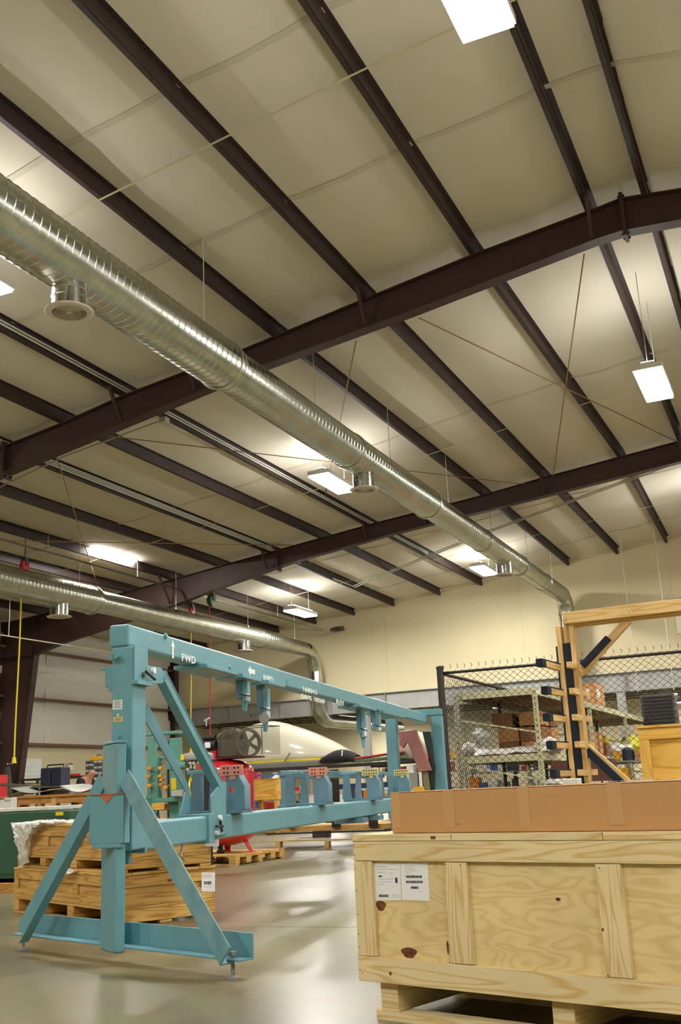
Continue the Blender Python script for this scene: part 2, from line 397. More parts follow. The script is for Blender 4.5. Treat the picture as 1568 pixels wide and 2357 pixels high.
# steel frames
def frame(label, Yf, prof, tops, bots, hw=.11):
    t = thing('steel_frame', label, 'steel frame', (XW+.4, Yf, 0)); t['kind'] = 'structure'
    del t['category']
    xs = [q[0] for q in bots]
    def zt(x): return interp(prof, x)-.01
    def zb(x): return interp(bots, x)
    # web and flanges from left column to ridge, then right half mirrored
    b = B(); X = sorted(set(xs+[q[0] for q in prof if xs[0] < q[0] < xs[-1]]))
    for a, c in zip(X, X[1:]):
        b.prism([(a, Yf-.006, zt(a)), (c, Yf-.006, zt(c)), (c, Yf-.006, zb(c)), (a, Yf-.006, zb(a))], (0, .012, 0))
    b.build('rafter_web', BROWNR, t)
    for nm, f, s in (('top_flange', zt, -1), ('bottom_flange', zb, 1)):
        b = B()
        for a, c in zip(X, X[1:]): b.bar((a, Yf, f(a)+s*.008), (c, Yf, f(c)+s*.008), hw*2, .016)
        b.build(nm, BROWNR, t)
    return t, zt, zb
def sym(b): return b
bots1 = [(-21.3, 4.9), (-20.15, 5.1), (-19.2, 5.35), (-15.3, 5.95), (-12.58, 6.51), (-7.22, 7.46), (-4.62, 7.80), (-1.76, 8.24), (-1.38, 8.27), (-.62, 8.22), (5, 7.4), (12, 6.2), (17.6, 4.9)]
bots2 = [(-21.3, 4.95), (-20.15, 5.06), (-19.17, 5.31), (-17.7, 5.56), (-15.28, 6.0), (-14.09, 6.26), (-11.65, 6.72), (-9.02, 7.05), (-1.82, 7.75), (-.6, 7.75), (5, 7.1), (12, 6.0), (17.6, 4.8)]
def column(t, x0, x1t, x1b, Yf, ztop, znot, m=BROWNR, s=1):
    b = B(); b.prism([(x0, Yf-.008, 0), (x0, Yf-.008, ztop), (x1t, Yf-.008, ztop), (x1t, Yf-.008, znot), (x1b, Yf-.008, 0)], (0, .016, 0)); b.build('column_web', m, t)
    b = B(); b.bar((x0, Yf, 0), (x0, Yf, ztop), .016, .22, up=YA) if 0 else b.box((x0, Yf, ztop/2), (.016, .22, ztop)); b.build('outer_flange', m, t)
    b = B(); b.bar((x1t, Yf, znot), (x1b, Yf, 0), .22, .016, up=XA); b.build('inner_flange', m, t)
    b = B(); b.bar((x0, Yf, znot), (x1t, Yf, znot), .2, .014); b.bar((x1t, Yf, znot), (x1t, Yf, ztop), .2, .014, up=XA); b.build('knee_stiffener', m, t)
frs = []
for lab, Yf, pr, bo in (('brown tapered roof frame nearest the camera, crossing above the two diffusers', Y1, PR1, bots1), ('brown roof frame in the middle, meeting the tapered column at left', Y2, PR2, bots2), ('brown roof frame above and behind the viewpoint', 3.4, PR1, bots1)):
    t, zt, zb = frame(lab, Yf, pr, None, bo); frs.append((t, zt, zb, Yf))
    column(t, -21.42, -20.15, -20.75, Yf, zt(-20.8), zb(-20.15))
    column(t, 18.6, 17.6, 18.1, Yf, 5.9, 4.85)
    # bolted splice plates
    for xs_ in ((-12.35, -1.35) if Yf != Y2 else (-12.2, -1.35)):
        b = B(); b.box((xs_, Yf, (zt(xs_)+zb(xs_))/2), (.05, .24, zt(xs_)-zb(xs_)+.16))
        for sx in (-1, 1):
            for sz in (0, 1):
                for sy in (-.07, .07): b.tube((xs_-.05, Yf+sy, zb(xs_)-.04 if sz else zt(xs_)+.04), (xs_+.05, Yf+sy, zb(xs_)-.04 if sz else zt(xs_)+.04), .016, 6)
        b.build('splice_plate', BROWNR, t)
    # flange braces
    for ip in (1, 3, 5, 7, 8, 10, 12, 15, 18):
        x = pxx(PX[ip], Yf)
        for s in (-1, 1) if ip in (5,) else (-1,):
            b = B(); b.bar((x+.02, Yf+s*1.0*(zt(x)-zb(x)), zt(x)+.03), (x-.02, Yf+s*.1, zb(x)+.05), .05, .05); b.build('flange_brace', BROWNR, t)
# bracing rods
def rod(a, Ya, c, Yc, nm='bracing_rod', r=.011, m=CABLE, dz=0):
    P, Q = at(*a, Y=Ya), at(*c, Y=Yc); b = B(); b.tube(P, Q, r, 6); b.build(nm, m, ceiling)
rod((965, 732), Y1+.1, (1565, 1020), Y2-.1); rod((1345, 585), Y1+.1, (1273, 1100), Y2-.1)
rod((820, 785), Y1+.1, (735, 1210), Y2-.1); rod((240, 1003), Y1+.1, (1210, 1115), Y2-.1)
rod((130, 1050), Y1+.1, (232, 1372), Y2-.1); rod((-300, 1240), Y1+.1, (675, 1255), Y2-.1)

# left wall: liner panels between girts, painted lower wall
wall_left = B(); wall_left.box((XW-.06, (YB+Y3)/2, 3.1), (.1, Y3-YB, 6.6)); wall_left = struct(wall_left.build('wall_left', YWALL))
gz = [(0, 2.62), (2.62, 4.0), (4.0, 5.42), (5.42, 6.2)]
for k, (za, zb_) in enumerate(gz[1:]):
    for i in range(8):
        ya = 3.4+i*3.75
        def fn(u, v_, ya=ya, za=za, zb_=zb_): return V((XW+.03+.05*math.sin(math.pi*v_)*(1+.3*noise.noise(V((u*3+ya, v_*2, za))))+.008*math.sin(u*math.pi)**.5, ya+3.75*u, za+(zb_-za)*v_))
        g = B(); g.grid(fn, 8, 8); g.build('liner_panel', LINER, wall_left, smooth=True)
for z in (2.65, 4.0, 5.45):
    g = B(); g.box((XW+.1, 20, z), (.2, 27, .008)); g.box((XW+.2, 20, z-.035), (.008, 27, .07)); g.box((XW+.02, 20, z+.035), (.008, 27, .07)); g.build('girt', GIRT, wall_left)
for y in (25.9, 29.6):
    g = B(); g.box((XW+.07, y, 4.2), (.012, .05, 3.1)); g.build('panel_batten', LINER, wall_left)
# back wall above the opening
top = [(x, Y3, zroof(x, Y3)+DEP) for x in (XE+.1, -1.35, -3.2, XW-.1)]
b = B(); b.prism([(XW-.1, Y3, 3.98), (XE+.1, Y3, 3.98)]+top, (0, .2, 0)); wall_back = struct(b.build('wall_back', YWALL))
b = B(); xs_ = [XW+i*(XE-XW)/20 for i in range(21)]
for a, c in zip(xs_, xs_[1:]): b.bar((a, Y3-.04, zroof(a, Y3)+DEP-.05), (c, Y3-.04, zroof(c, Y3)+DEP-.05), .06, .09)
b.build('top_trim', YWALL, wall_back)
for x in (-17.6, -12.9, -8.1, -3.3, 1.5):
    b = B(); b.box((x, Y3-.002, (4+zroof(x, Y3))/2+.05), (.012, .006, zroof(x, Y3)-4)); b.build('panel_joint', mat('wall joint', '#c2b68e', .9), wall_back)
# header beam
b = B(); b.box(((XW+XE)/2, Y3-.03, 3.7), (XE-XW, .02, .56)); b.box(((XW+XE)/2, Y3-.03, 3.99), (XE-XW, .24, .025)); b.box(((XW+XE)/2, Y3-.03, 3.42), (XE-XW, .24, .025))
hb = b.build('header_beam', GREYM); tag(hb, 'long grey steel header beam over the opening in the cream wall', kind='structure')
for x in [-19+2.0*i for i in range(17)]:
    g = B(); g.box((x, Y3-.1, 3.7), (.012, .1, .54)); g.build('stiffener', GREYM, hb)
b = B(); b.box((-13.78, Y3, 1.7), (.24, .24, 3.4)); tag(b.build('steel_post', GREYM), 'square pale grey post under the header beam, behind the far end of the canopy', kind='structure')
b = B(); b.box((-5.2, Y3, 1.7), (.24, .24, 3.4)); tag(b.build('steel_post', GREYM), 'square pale grey post under the header beam, behind the fenced cage', kind='structure')
# corner column
b = B(); b.box((XW+.2, Y3-.35, 2.9), (.3, .012, 5.8)); b.box((XW+.06, Y3-.35, 2.9), (.014, .26, 5.8)); b.box((XW+.35, Y3-.35, 2.9), (.014, .26, 5.8))
tag(b.build('corner_column', BROWNR), 'dark brown corner column where the left wall meets the cream wall', kind='structure')
# right and front walls (outside the picture)
b = B(); b.box((XE+.1, (YB+Y3)/2, 3.1), (.1, Y3-YB, 6.6)); struct(b.build('wall_right', LINER))
b = B(); b.prism([(XW-.1, YB, 0), (XE+.1, YB, 0), (XE+.1, YB, 6.3), (-1.35, YB, 9), (XW-.1, YB, 6.1)], (0, -.2, 0)); struct(b.build('wall_front', YWALL))
# room beyond the opening
FY = 52.
b = B(); b.box((-6, FY, 2.4), (56, .2, 4.8)); struct(b.build('wall_far', YWALL))
b = B(); b.box((-30, (FY+Y3)/2, 2.4), (.2, FY-Y3, 4.8)); struct(b.build('wall_far_left', YWALL))
b = B(); b.box((22, (FY+Y3)/2, 2.4), (.2, FY-Y3, 4.8)); struct(b.build('wall_far_right', YWALL))
b = B(); b.box((-25.8, Y3+.15, 2.4), (8.6, .1, 4.8)); struct(b.build('wall_far_front', YWALL))
b = B(); b.box((-6, (FY+Y3)/2+.2, 4.85), (56, FY-Y3, .1)); far_ceil = struct(b.build('ceiling_far', mat('dark deck', '#6e675a', .8)))
for i in range(13):
    g = B(); y = Y3+.9+i*1.5
    g.box((-6, y, 4.72), (54, .05, .05)); g.box((-6, y, 4.4), (54, .05, .05))
    for k in range(90): x = -32+k*.6; g.bar((x, y, 4.4), (x+.3, y, 4.72), .02, .02); g.bar((x+.3, y, 4.72), (x+.6, y, 4.4), .02, .02)
    g.build('bar_joist', DGREY, far_ceil)

# ================================================================ LIGHT FIXTURES
def fixture(x, y, z, label, w=.46, l=1.5, grp='high bay light fixtures'):
    t = thing('ceiling_light', label, 'ceiling light', (x, y, z), grp)
    b = B(); b.box((x, y, z+.05), (w, l, .09)); b.box((x, y, z+.12), (w*.45, l*.9, .06)); b.build('housing', WHITE, t, bevel=.01)
    b = B()
    b.box((x, y, z-.012), (w*.92, l*.96, .035))
    b.build('lens', LENS, t)
    b = B(); b.box((x, y, z+.156), (w*.42, l*.88, .008)); b.build('ceiling_fill', CFILL, t)  # added emitter on the housing top, lifts the ceiling brightness
    b = B(); top_ = zroof(x, y)+.1
    for s in (-1, 1): b.tube((x, y+s*l*.4, z+.14), (x, y+s*l*.4, top_), .006, 6)
    b.build('hanger', CONDUIT, t)
    return t
fixture(-1.62, 6.83, 7.0, 'large glowing fixture at the very top of the picture, right of centre', w=.48, l=1.1)
fixture(-1.5, 16.5, 7.0, 'glowing square-looking fixture near the right edge below the nearest frame')
fixture(-8.25, 18.75, 7.0, 'glowing fixture left of the middle round diffuser')
fixture(-15.7, 21.15, 7.0-.1, 'long glowing fixture above the lower duct at left', w=.62, l=1.9)
fixture(at(692, 1411, Z=6.2).x, at(692, 1411, Z=6.2).y, 6.2, 'glowing fixture above the far end of the lower duct')
fixture(-8.2, 29.5, 7.0, 'glowing fixture beside the last round diffuser of the big duct')
fixture(-8.36, 8.3, 7.0, 'glowing fixture cut by the left edge below the big duct')
hid = 0
for x, ys_ in ((-15.8, (10.3, -.5)), (-8.3, (-2.5,)), (-1.6, (-3.5, 27.5)), (5.2, (-3, 7, 16.5, 26)), (11.8, (-3, 7, 16.5, 26))):
    for y in ys_: fixture(x, y, min(7.0, zroof(x, y)-.45), 'strip fixture high under the roof, outside the picture')
# lamps of the far room
for i, (x, y) in enumerate(sorted([(-24, 38), (-20, 44), (-16.5, 38), (-12, 44), (-9.5, 38), (-5, 44), (-2, 38), (3, 44), (7, 38), (12, 44), (-20, 49.5), (-12, 49.5), (-5, 49.5)], key=lambda q: q[0]/q[1])):
    t = thing('pendant_lamp', '%s of the round glowing pendant lamps in the room beyond the opening' % ORD[i], 'lamp', (x, y, 4.0), 'pendant lamps in the far room')
    b = B(); b.lathe((x, y, 3.98), [(.05, .34), (.12, .3), (.34, .04), (.36, 0)], 20); b.build('shade', WHITE, t, smooth=True)
    b = B(); b.lathe((x, y, 3.96), [(.33, 0), (.33, .02)], 20); b.build('lens', LENS, t)
    b = B(); b.tube((x, y, 4.3), (x, y, 4.8), .01, 6); b.build('stem', CONDUIT, t)

# ================================================================ DUCTS
def duct_run(name, X, Z, y0, y1, R, parent, pitch=.125, m=GALV, N=36):
    b = B(); rows_ = []
    rings = int((y1-y0)/pitch)
    offs = [(0, 0), (.03, .007), (.09, .007), (.12, 0), (.17, 0), (.55, 0), (.95, 0)]
    V_ = []
    for k in range(rings):
        for o, dr in offs:
            row = []
            for a in range(N+1):
                t = 2*math.pi*a/N; y = y0+(k+o)*pitch+pitch*a/N; r = R+dr*.75
                row.append(V((X+r*math.cos(t), min(y, y1), Z+r*math.sin(t))))
            rows_.append(row)
    i = 0; b.v = [p for r in rows_ for p in r]; n = N+1
    for k in range(len(rows_)-1):
        for a in range(N): q = k*n+a; b.f.append((q, q+1, q+n+1, q+n)); b.uv.append([(0, 0)]*4)
    return b.build(name, m, parent, smooth='auto' if 0 else True)
def band(X, Z, y, R, parent, wdt=.12, R2=None, m=GALV):
    b = B(); R2 = R2 or R
    b.lathe((X, y, Z), [(R+.004, -wdt/2), (R+.02, -wdt/2+.01), (R+.02, -wdt/2+.03), (R+.008, -wdt/2+.04), (R2+.008, wdt/2-.04), (R2+.02, wdt/2-.03), (R2+.02, wdt/2-.01), (R2+.004, wdt/2)], 40, axis=YA, cap=False)
    return b.build('joint_band', m, parent, smooth='auto')
def takeoff(X, Z, y, R, r, drop, parent, detail=True):
    b = B(); zt_ = Z-R*.6; zb_ = Z-R-drop
    b.lathe((X, y, 0), [(r, zb_), (r, zb_+.12), (r+.008, zb_+.125), (r+.008, zb_+.14), (r, zb_+.145), (r, zb_+.2), (r+.006, zb_+.205), (r, zb_+.21), (r, zt_)], 32, cap=False); b.build('takeoff_collar', GALVB, parent, smooth='auto')
    d = B(); d.lathe((X, y, zb_), [(r+.065, -.02), (r+.07, -.012), (r+.02, .005), (r, .01), (r, -.0), (r-.008, -.03), (r+.015, -.034), (r+.058, -.026), (r+.065, -.02)], 48)
    dd = d.build('diffuser', OFFW, parent, smooth='auto')
    for k in range(6):
        rr = r-.018-k*(r-.03)/6.5
        g = B(); g.lathe((X, y, zb_), [(rr-.006, -.032), (rr, -.026), (rr-.008, .012), (rr-.013, .010), (rr-.006, -.032)], 40); g.build('ring', OFFW, dd, smooth='auto')
    g = B(); g.lathe((X, y, zb_), [(.001, -.03), (.03, -.025), (.03, 0), (.001, .01)], 16); g.build('ring', OFFW, dd)
    g = B(); g.lathe((X, y, zb_), [(.001, .06), (r-.005, .06)], 24); g.build('damper', BLKM, dd)
def hangers(X, Z, R, ys_, parent):
    for y in ys_:
        b = B(); b.tube((X, y, Z+R), (X, y, zroof(X, y)+.15), .007, 6); b.box((X, y, Z+R+.01), (.05, .04, .03)); b.build('hanger', CONDUIT, parent)
X1_, Z1_ = -6.5, 6.47
d1 = thing('spiral_duct', 'large galvanised spiral duct running the length of the roof, with round diffusers', 'air duct', (X1_, 20, Z1_))
secs = [(-6, 5.2, .345), (5.2, 11.3, .335), (11.3, 19.6, .305), (19.6, 26.9, .27), (26.9, 32.1, .25)]
for a, c, R in secs: duct_run('duct_section', X1_, Z1_, a, c, R, d1)
for (a, c, R), (a2, c2, R2) in zip(secs, secs[1:]): band(X1_, Z1_, c, R, d1, .2, R2)
for y in (8.9+6.6, 23.4, 29.7): band(X1_, Z1_, y, [s for s in secs if s[0] <= y <= s[1]][0][2], d1, .1)
for y in (8.06, 16.1, 25.35): takeoff(X1_, Z1_, y, [s for s in secs if s[0] <= y <= s[1]][0][2], .185 if y < 20 else .2, .22, d1)
hangers(X1_, Z1_, .3, (4, 10.8, 14.2, 17.5, 21, 24.4, 28, 31), d1)
def elbow(pts, R, parent, name='elbow', m=GALV):
    b = B(); b.path(pts, R, 32, cap=False); b.build(name, m, parent, smooth='auto')
def arc(c, a, bb, r, t0, t1, n=7): return [V(c)+V(a)*(r*math.cos(t0+(t1-t0)*i/n))+V(bb)*(r*math.sin(t0+(t1-t0)*i/n)) for i in range(n+1)]
elbow(arc((X1_, 32.1, Z1_-.5), YA, UP, .5, math.pi/2, 0, 5), .25, d1)
b = B(); b.tube((X1_, 32.6, Z1_-.5), (X1_, 32.6, 4.2), .25, 32, cap=False); b.build('drop_section', GALVB, d1, smooth=True)
b = B(); b.tube((X1_, 32.6, 4.2), (X1_, 32.6, 1.6), .25, 32, cap=True); b.build('drop_section', GALV, d1, smooth='auto')
band_ = B(); band_.lathe((X1_, 32.6, 5.9), [(.25, -.05), (.27, -.04), (.27, .04), (.25, .05)], 32); band_.build('joint_band', GALVB, d1)

X2_, Z2_ = -15.2, 5.52
d2 = thing('spiral_duct', 'smaller galvanised spiral duct at lower left that bends down in front of the cream wall', 'air duct', (X2_, 25, Z2_))
secs2 = [(8, 20.0, .33), (20.0, 28.5, .265), (28.5, 31.6, .235)]
for a, c, R in secs2: duct_run('duct_section', X2_, Z2_, a, c, R, d2)
for (a, c, R), (a2, c2, R2) in zip(secs2, secs2[1:]): band(X2_, Z2_, c, R, d2, .22, R2)
for y in (18.75, 27.3): takeoff(X2_, Z2_, y, [s for s in secs2 if s[0] <= y <= s[1]][0][2], .21, .2, d2)
hangers(X2_, Z2_, .28, (12, 15.5, 19.45, 23.6, 27.6, 30.8), d2)
elbow(arc((X2_, 31.6, Z2_-.7), YA, UP, .7, math.pi/2, 0, 5), .235, d2)
b = B(); b.tube((X2_, 32.3, Z2_-.7), (X2_, 32.3, 4.0), .235, 32, cap=False); b.build('drop_section', GALVB, d2, smooth=True)
band_ = B(); band_.lathe((X2_, 32.3, 4.35), [(.235, -.05), (.255, -.04), (.255, .04), (.235, .05)], 32); band_.build('joint_band', GALVB, d2)
elbow(arc((X2_, 33.1, 4.0), -YA, -UP, .8, 0, math.pi/2, 6), .235, d2)
b = B(); b.tube((X2_, 33.1, 3.2), (X2_, 40, 3.2), .235, 32, cap=False); b.build('duct_section', GALV, d2, smooth=True)

# ================================================================ CONDUITS, RAILS, REELS
def pipe(name, pts, r, m, label=None, cat=None, group=None, parent=None, n=8):
    b = B(); b.path(pts, r, n); o = b.build(name, m, parent, smooth='auto')
    if label: tag(o, label, cat, group)
    return o
# conduits riding on two purlins
t = thing('conduit_run', 'three thin steel conduits riding along a roof purlin at left', 'conduit', (-12.4, 20, 7))
for k in range(3):
    b = B(); dx = .06
    P = [V((pxx(PX[5], y)+dx, y, zroof(pxx(PX[5], y), y)+.05+k*.045)) for y in (8, Y1, Y2)]
    if k < 2: P += [V((-12.56, 27.6, zroof(-12.5, 27.6)+.05+k*.045)), V((-12.3, 29.3-k*.2, zroof(-12.3, 29)-.05)), V((-7.3, 27.0-k*.15, zroof(-7.3, 27)-.05)), V((-2, 25.3-k*.15, zroof(-2, 25)-.05)), V((3, 23.8-k*.15, zroof(3, 24)-.05))]
    b.path(P, .018, 6); b.build('pipe', CONDUIT, t)
b = B(); b.box((-8.0, 27.1, zroof(-8, 27)-.06), (.3, .25, .1)); b.build('junction_box', CONDUIT, t)
t = thing('conduit_run', 'pair of steel conduits along the purlin beside the big duct', 'conduit', (-9.9, 20, 7))
for k in range(2):
    b = B(); b.path([V((pxx(PX[7], y)+.06, y, zroof(pxx(PX[7], y), y)+.05+k*.05)) for y in (5, Y1, Y2, 28)], .016, 6); b.build('pipe', CONDUIT, t)
pipe('conduit', [at(-40, 1140, Z=6.8), at(150, 1050, Z=6.95), at(370, 968, Z=7.25), at(430, 995, Z=7.28)], .014, CONDUIT, 'single conduit crossing under the nearest frame to a small box', 'conduit')
b = B(); p = at(378, 968, Z=7.27); b.box(p, (.14, .14, .1)); tag(b.build('junction_box', CONDUIT, bevel=.01), 'small junction box at the bend of a single conduit', 'electrical box')
t = thing('hung_rail', 'thin galvanised rail hung on rods above the lower duct', 'rail', (-15.2, 24, 6.4))
b = B(); b.bar((-15.2, 14, 6.4), (-15.2, 33, 6.35), .03, .045); b.build('rail', GALVB, t)
for y in (15.7, 18.3, 21.8, 25.3, 29.6):
    b = B(); b.tube((-15.2, y, 6.4), (-15.2, y, zroof(-15.2, y)+.05), .008, 6); b.build('drop_rod', CONDUIT, t)
t = thing('hung_rail', 'thin galvanised rail hung low in front of the tapered column', 'rail', (-19.2, 22, 4.9))
P, Q = at(-20, 1458, Y=20.8), at(300, 1508, X=at(-20, 1458, Y=20.8).x)
b = B(); b.bar(P, Q, .02, .03); b.build('rail', CREAMR, t)
p = at(20, 1464, X=P.x); b = B(); b.tube(p, V((p.x, p.y, zroof(p.x, p.y)+.05)), .012, 6); b.build('drop_rod', WHITE, t)
def reel(px_, py_, label, m, X, R, cordcol, endz, hang, cordname='cord'):
    c = at(px_, py_, X=X)
    t = thing('cord_reel', label, 'reel', c)
    b = B(); b.lathe(c, [(R*.5, -R*.42), (R*.93, -R*.36), (R, -R*.25), (R, R*.25), (R*.93, R*.36), (R*.5, R*.42)], 24, axis=XA); b.build('drum_case', m, t, smooth='auto')
    b = B(); b.box(c+V((0, 0, R+.03)), (R*.8, R*.9, .05)); b.box(c+V((R*.5, 0, R*.5)), (.02, R*.7, R)); b.box(c+V((-R*.5, 0, R*.5)), (.02, R*.7, R)); b.tube(c+V((0, 0, R+.05)), c+V((0, 0, hang)), .012, 6); b.build('bracket', DGREY, t)
    pts = [c+V((0, -R*.8, -R*.5+0))]
    for k in range(1, 9):
        u = k/8; pts.append(V((c.x+.02*math.sin(u*5), c.y-R*.8+(.0)*u, c.z-R*.5+(endz-c.z+R*.5)*u)))
    b = B(); b.path(pts, .017, 6); b.build(cordname, cordcol, t)
    e = pts[-1]; b = B(); b.tube(e, e-UP*.12, .035, 8, r2=.05); b.build('plug', cordcol, t)
    return t
reel(57, 1302, 'red cord reel at far left with a long yellow cord hanging down', REDC, -15.2, .125, YEL, 1.85, .8)
reel(442, 1405, 'red cord reel between the lower duct and a roof purlin, with a thin yellow cord', REDC, -15.2, .11, YEL, 2.1, .9)
reel(487, 1382, 'green hose reel with a thin red hose hanging down behind the blue beam', GREEL, -15.2, .18, REDC, 1.95, .5, 'hose')
b = B(); c = at(780, 1447, Y=33.0); b.box(c, (.35, .12, .14)); b.tube(c+V((-.1, -.1, 0)), c+V((-.2, -.22, -.05)), .06, 10); b.tube(c+V((.1, -.1, 0)), c+V((.2, -.22, -.05)), .06, 10)
tag(b.build('emergency_light', DGREY), 'small dark twin-head emergency light high on the cream wall', 'emergency light')
t = thing('wall_panel', 'pale framed panel high on the cream wall at the right edge', 'panel', (-3, Y3, 5.5))
b = B(); b.box((-2.2, Y3-.03, 5.55), (2.2, .04, 1.05)); b.build('panel_face', mat('pale panel', '#e3dcc0', .7), t)
b = B(); b.box((-2.2, Y3-.06, 6.15), (2.5, .05, .06)); b.build('rail', CONDUIT, t)

# ================================================================ BLUE HOLDING FIXTURE (long frame on a telescoping leg)
BA = -8.93
bf, br = fwd(BA), fwd(BA+90)
LA = -69.15                      # the leg stands turned against the frame
lu, lv = fwd(LA), fwd(LA+90)     # lu: along the foot to the left/away; lv: away from the viewer
PQ = onp(262, 2193, V((0, 0, .075)), UP)       # foot of the lower post (its near corner)
fx = thing('holding_fixture', 'long blue steel holding fixture on a braced telescoping leg, stencilled FWD and INBD', 'steel fixture', (PQ.x, PQ.y, 0), az=BA)
# --- foot: angle iron with levelling bolts
A0, A1 = at(552, 2212, Z=.095), at(28, 2150, Z=.095)
fd = (A1-A0).normalized(); fn_ = V((fd.y, -fd.x, 0)) 
if fn_.y < 0: fn_ = -fn_                      # away from viewer
Lf = (A1-A0).length
b = B(); b.obox((A0+A1)/2+fn_*.045+UP*-.0, fd*(Lf/2), fn_*.05, UP*.005)
b.obox((A0+A1)/2+fn_*.09+UP*.06, fd*(Lf/2), fn_*.005, UP*.06)
b.build('foot_angle', BLUE, fx, bevel=.003)
for P in (A0+fd*.09, A1-fd*.09):
    P = P+fn_*.03; b = B(); b.tube((P.x, P.y, 0.012), (P.x, P.y, .125), .011, 8); b.tube((P.x, P.y, .11), (P.x, P.y, .13), .02, 6); b.lathe((P.x, P.y, 0), [(.03, 0), (.03, .008), (.012, .02)], 12); b.build('levelling_bolt', GREY, fx, smooth='auto')
# --- lower post / telescoping tube
pc0 = PQ+fn_*.055
def ltube(name, c, wd, dp, z0, z1, m=BLUE, bev=.012, parent=fx, u=None, v=None):
    u = u or fd; v = v or fn_
    b = B(); b.obox(V((c.x, c.y, (z0+z1)/2)), u*(wd/2), v*(dp/2), UP*((z1-z0)/2)); return b.build(name, m, parent, bevel=bev, seg=3)
# visible faces meet on the line x=265: the tube is turned a little further than the foot
pu = fwd(-56); pv = fwd(34)
def corner_tube(name, px0, px1, px2, ytop, ybot, ref, m=BLUE, u=pu, v=pv, bev=.012):
    """square tube whose near vertical edge stands at image x=px1 on the plane through ref; px0/px2: image extents"""
    n = V((EYE.x-ref.x, EYE.y-ref.y, 0)).normalized()
    E0 = onp(px1, (ytop+ybot)/2, ref, n); zt = onp(px1, ytop, ref, n).z; zb = onp(px1, ybot, ref, n).z
    a = along(E0, u, px0-(0)); c = along(E0, v, px2)
    ctr = V((E0.x, E0.y, 0))+u*(a/2)+v*(c/2)
    b = B(); b.obox(ctr+UP*((zt+zb)/2), u*(abs(a)/2), v*(abs(c)/2), UP*((zt-zb)/2))
    o = b.build(name, m, fx, bevel=bev, seg=3)
    return E0, abs(a), abs(c), zt, zb, ctr
post = corner_tube('lower_post', 232.5, 265, 290, 1710, 2196, PQ)
E0, pa, pcx, pzt, pzb, pctr = post
b = B(); b.obox(pctr+UP*(pzt+.006), pu*(pa/2+.004), pv*(pcx/2+.004), UP*.006); b.build('tube_cap', BLUE, fx, bevel=.003)
# sleeve (box section that joins leg and frame)
SN = E0+(EYE-E0).normalized()*.03; SN.z = 0
n_s = V((EYE.x-SN.x, EYE.y-SN.y, 0)).normalized()
su = -br; sv = bf
S1 = onp(286, 1880, SN, n_s); sa = along(S1, su, 205); szt, szb = onp(286, 1827, SN, n_s).z, onp(286, 1941, SN, n_s).z
scx = .075
sc = V((S1.x, S1.y, 0))+su*(sa/2)+sv*(scx/2)
b = B()
th = .008
b.obox(sc-sv*(scx/2-th/2)+UP*((szt+szb)/2), su*(sa/2), sv*(th/2), UP*((szt-szb)/2))
b.obox(sc+sv*(scx/2-th/2)+UP*((szt+szb)/2), su*(sa/2), sv*(th/2), UP*((szt-szb)/2))
b.obox(sc-su*(sa/2-th/2)+UP*((szt+szb)/2), su*(th/2), sv*(scx/2), UP*((szt-szb)/2))
b.obox(sc+su*(sa/2-th/2)+UP*((szt+szb)/2), su*(th/2), sv*(scx/2), UP*((szt-szb)/2))
sl = b.build('sleeve', BLUE, fx, bevel=.006)
b = B(); q = S1+su*(sa*.50)-sv*.002+UP*(szt-S1.z); b.prism([q+su*.045, q-su*.045, q-UP*.05], -sv*.002); b.build('primer_notch', ORUST, sl)
b = B(); b.obox(sc-sv*(scx/2+.001)+UP*(szt+.002), su*(sa/2), sv*.006, UP*.003); b.build('primer_edge', ORUST, sl)
b = B(); b.obox(sc-sv*(scx/2-.03)+UP*(szb-.012), su*(sa/2-.02), sv*.03, UP*.012); b.build('weld_lip', BLUE, sl, bevel=.004)
# diagonal braces of the leg
def plate_bar(name, p, q, wd, th, up, m=BLUE, parent=fx, bev=.003):
    b = B(); b.bar(p, q, wd, th, up=up); return b.build(name, m, parent, bevel=bev)
zA = .11
nr = V((EYE.x-A0.x, EYE.y-A0.y, 0)).normalized()
BR0 = onp(287, 1790, E0+n_s*.02, n_s); BR1 = at(519, 2202, Z=.12)
dd_ = (BR1-BR0); face = dd_.cross(UP).normalized()
if face.dot(EYE-BR0) < 0: face = -face
side = dd_.cross(face).normalized()
b = B(); b.obox((BR0+BR1)/2, dd_/2, side*.062, face*.004)
b.obox((BR0+BR1)/2-side*.062-face*.035 if side.z > 0 else (BR0+BR1)/2+side*.062-face*.035, dd_/2, side*.004, face*.035)
b.build('leg_brace', BLUED, fx, bevel=.003)
BL0 = onp(243, 1797, E0-n_s*.26, n_s); BL1 = at(52, 2150, Z=.12)
dd_ = (BL1-BL0); face = dd_.cross(UP).normalized()
if face.dot(EYE-BL0) < 0: face = -face
side = dd_.cross(face).normalized(); lo = side if side.z < 0 else -side
b = B(); b.obox((BL0+BL1)/2, dd_/2, side*.07, face*.004)
b.obox((BL0+BL1)/2+lo*.066+face*.03, dd_/2, side*.004, face*.035)
b.build('leg_brace', BLUE, fx, bevel=.003)
# --- upper column (aligned with the beams)
CE = onp(305, 1700, E0-n_s*.10, n_s)          # near edge of the upper column
CE = V((CE.x, CE.y, 0)); n_c = V((EYE.x-CE.x, EYE.y-CE.y, 0)).normalized()
cw = along(CE+UP*1.5, -br, 256.5); cdp = along(CE+UP*1.5, bf, 337)
zc_t = onp(300, 1486, CE, n_c).z; zc_b = onp(305, 1958, CE, n_c).z
cc = CE-br*(cw/2)+bf*(cdp/2)
ltube('column', cc, cw, cdp, zc_b, zc_t, u=br, v=bf)
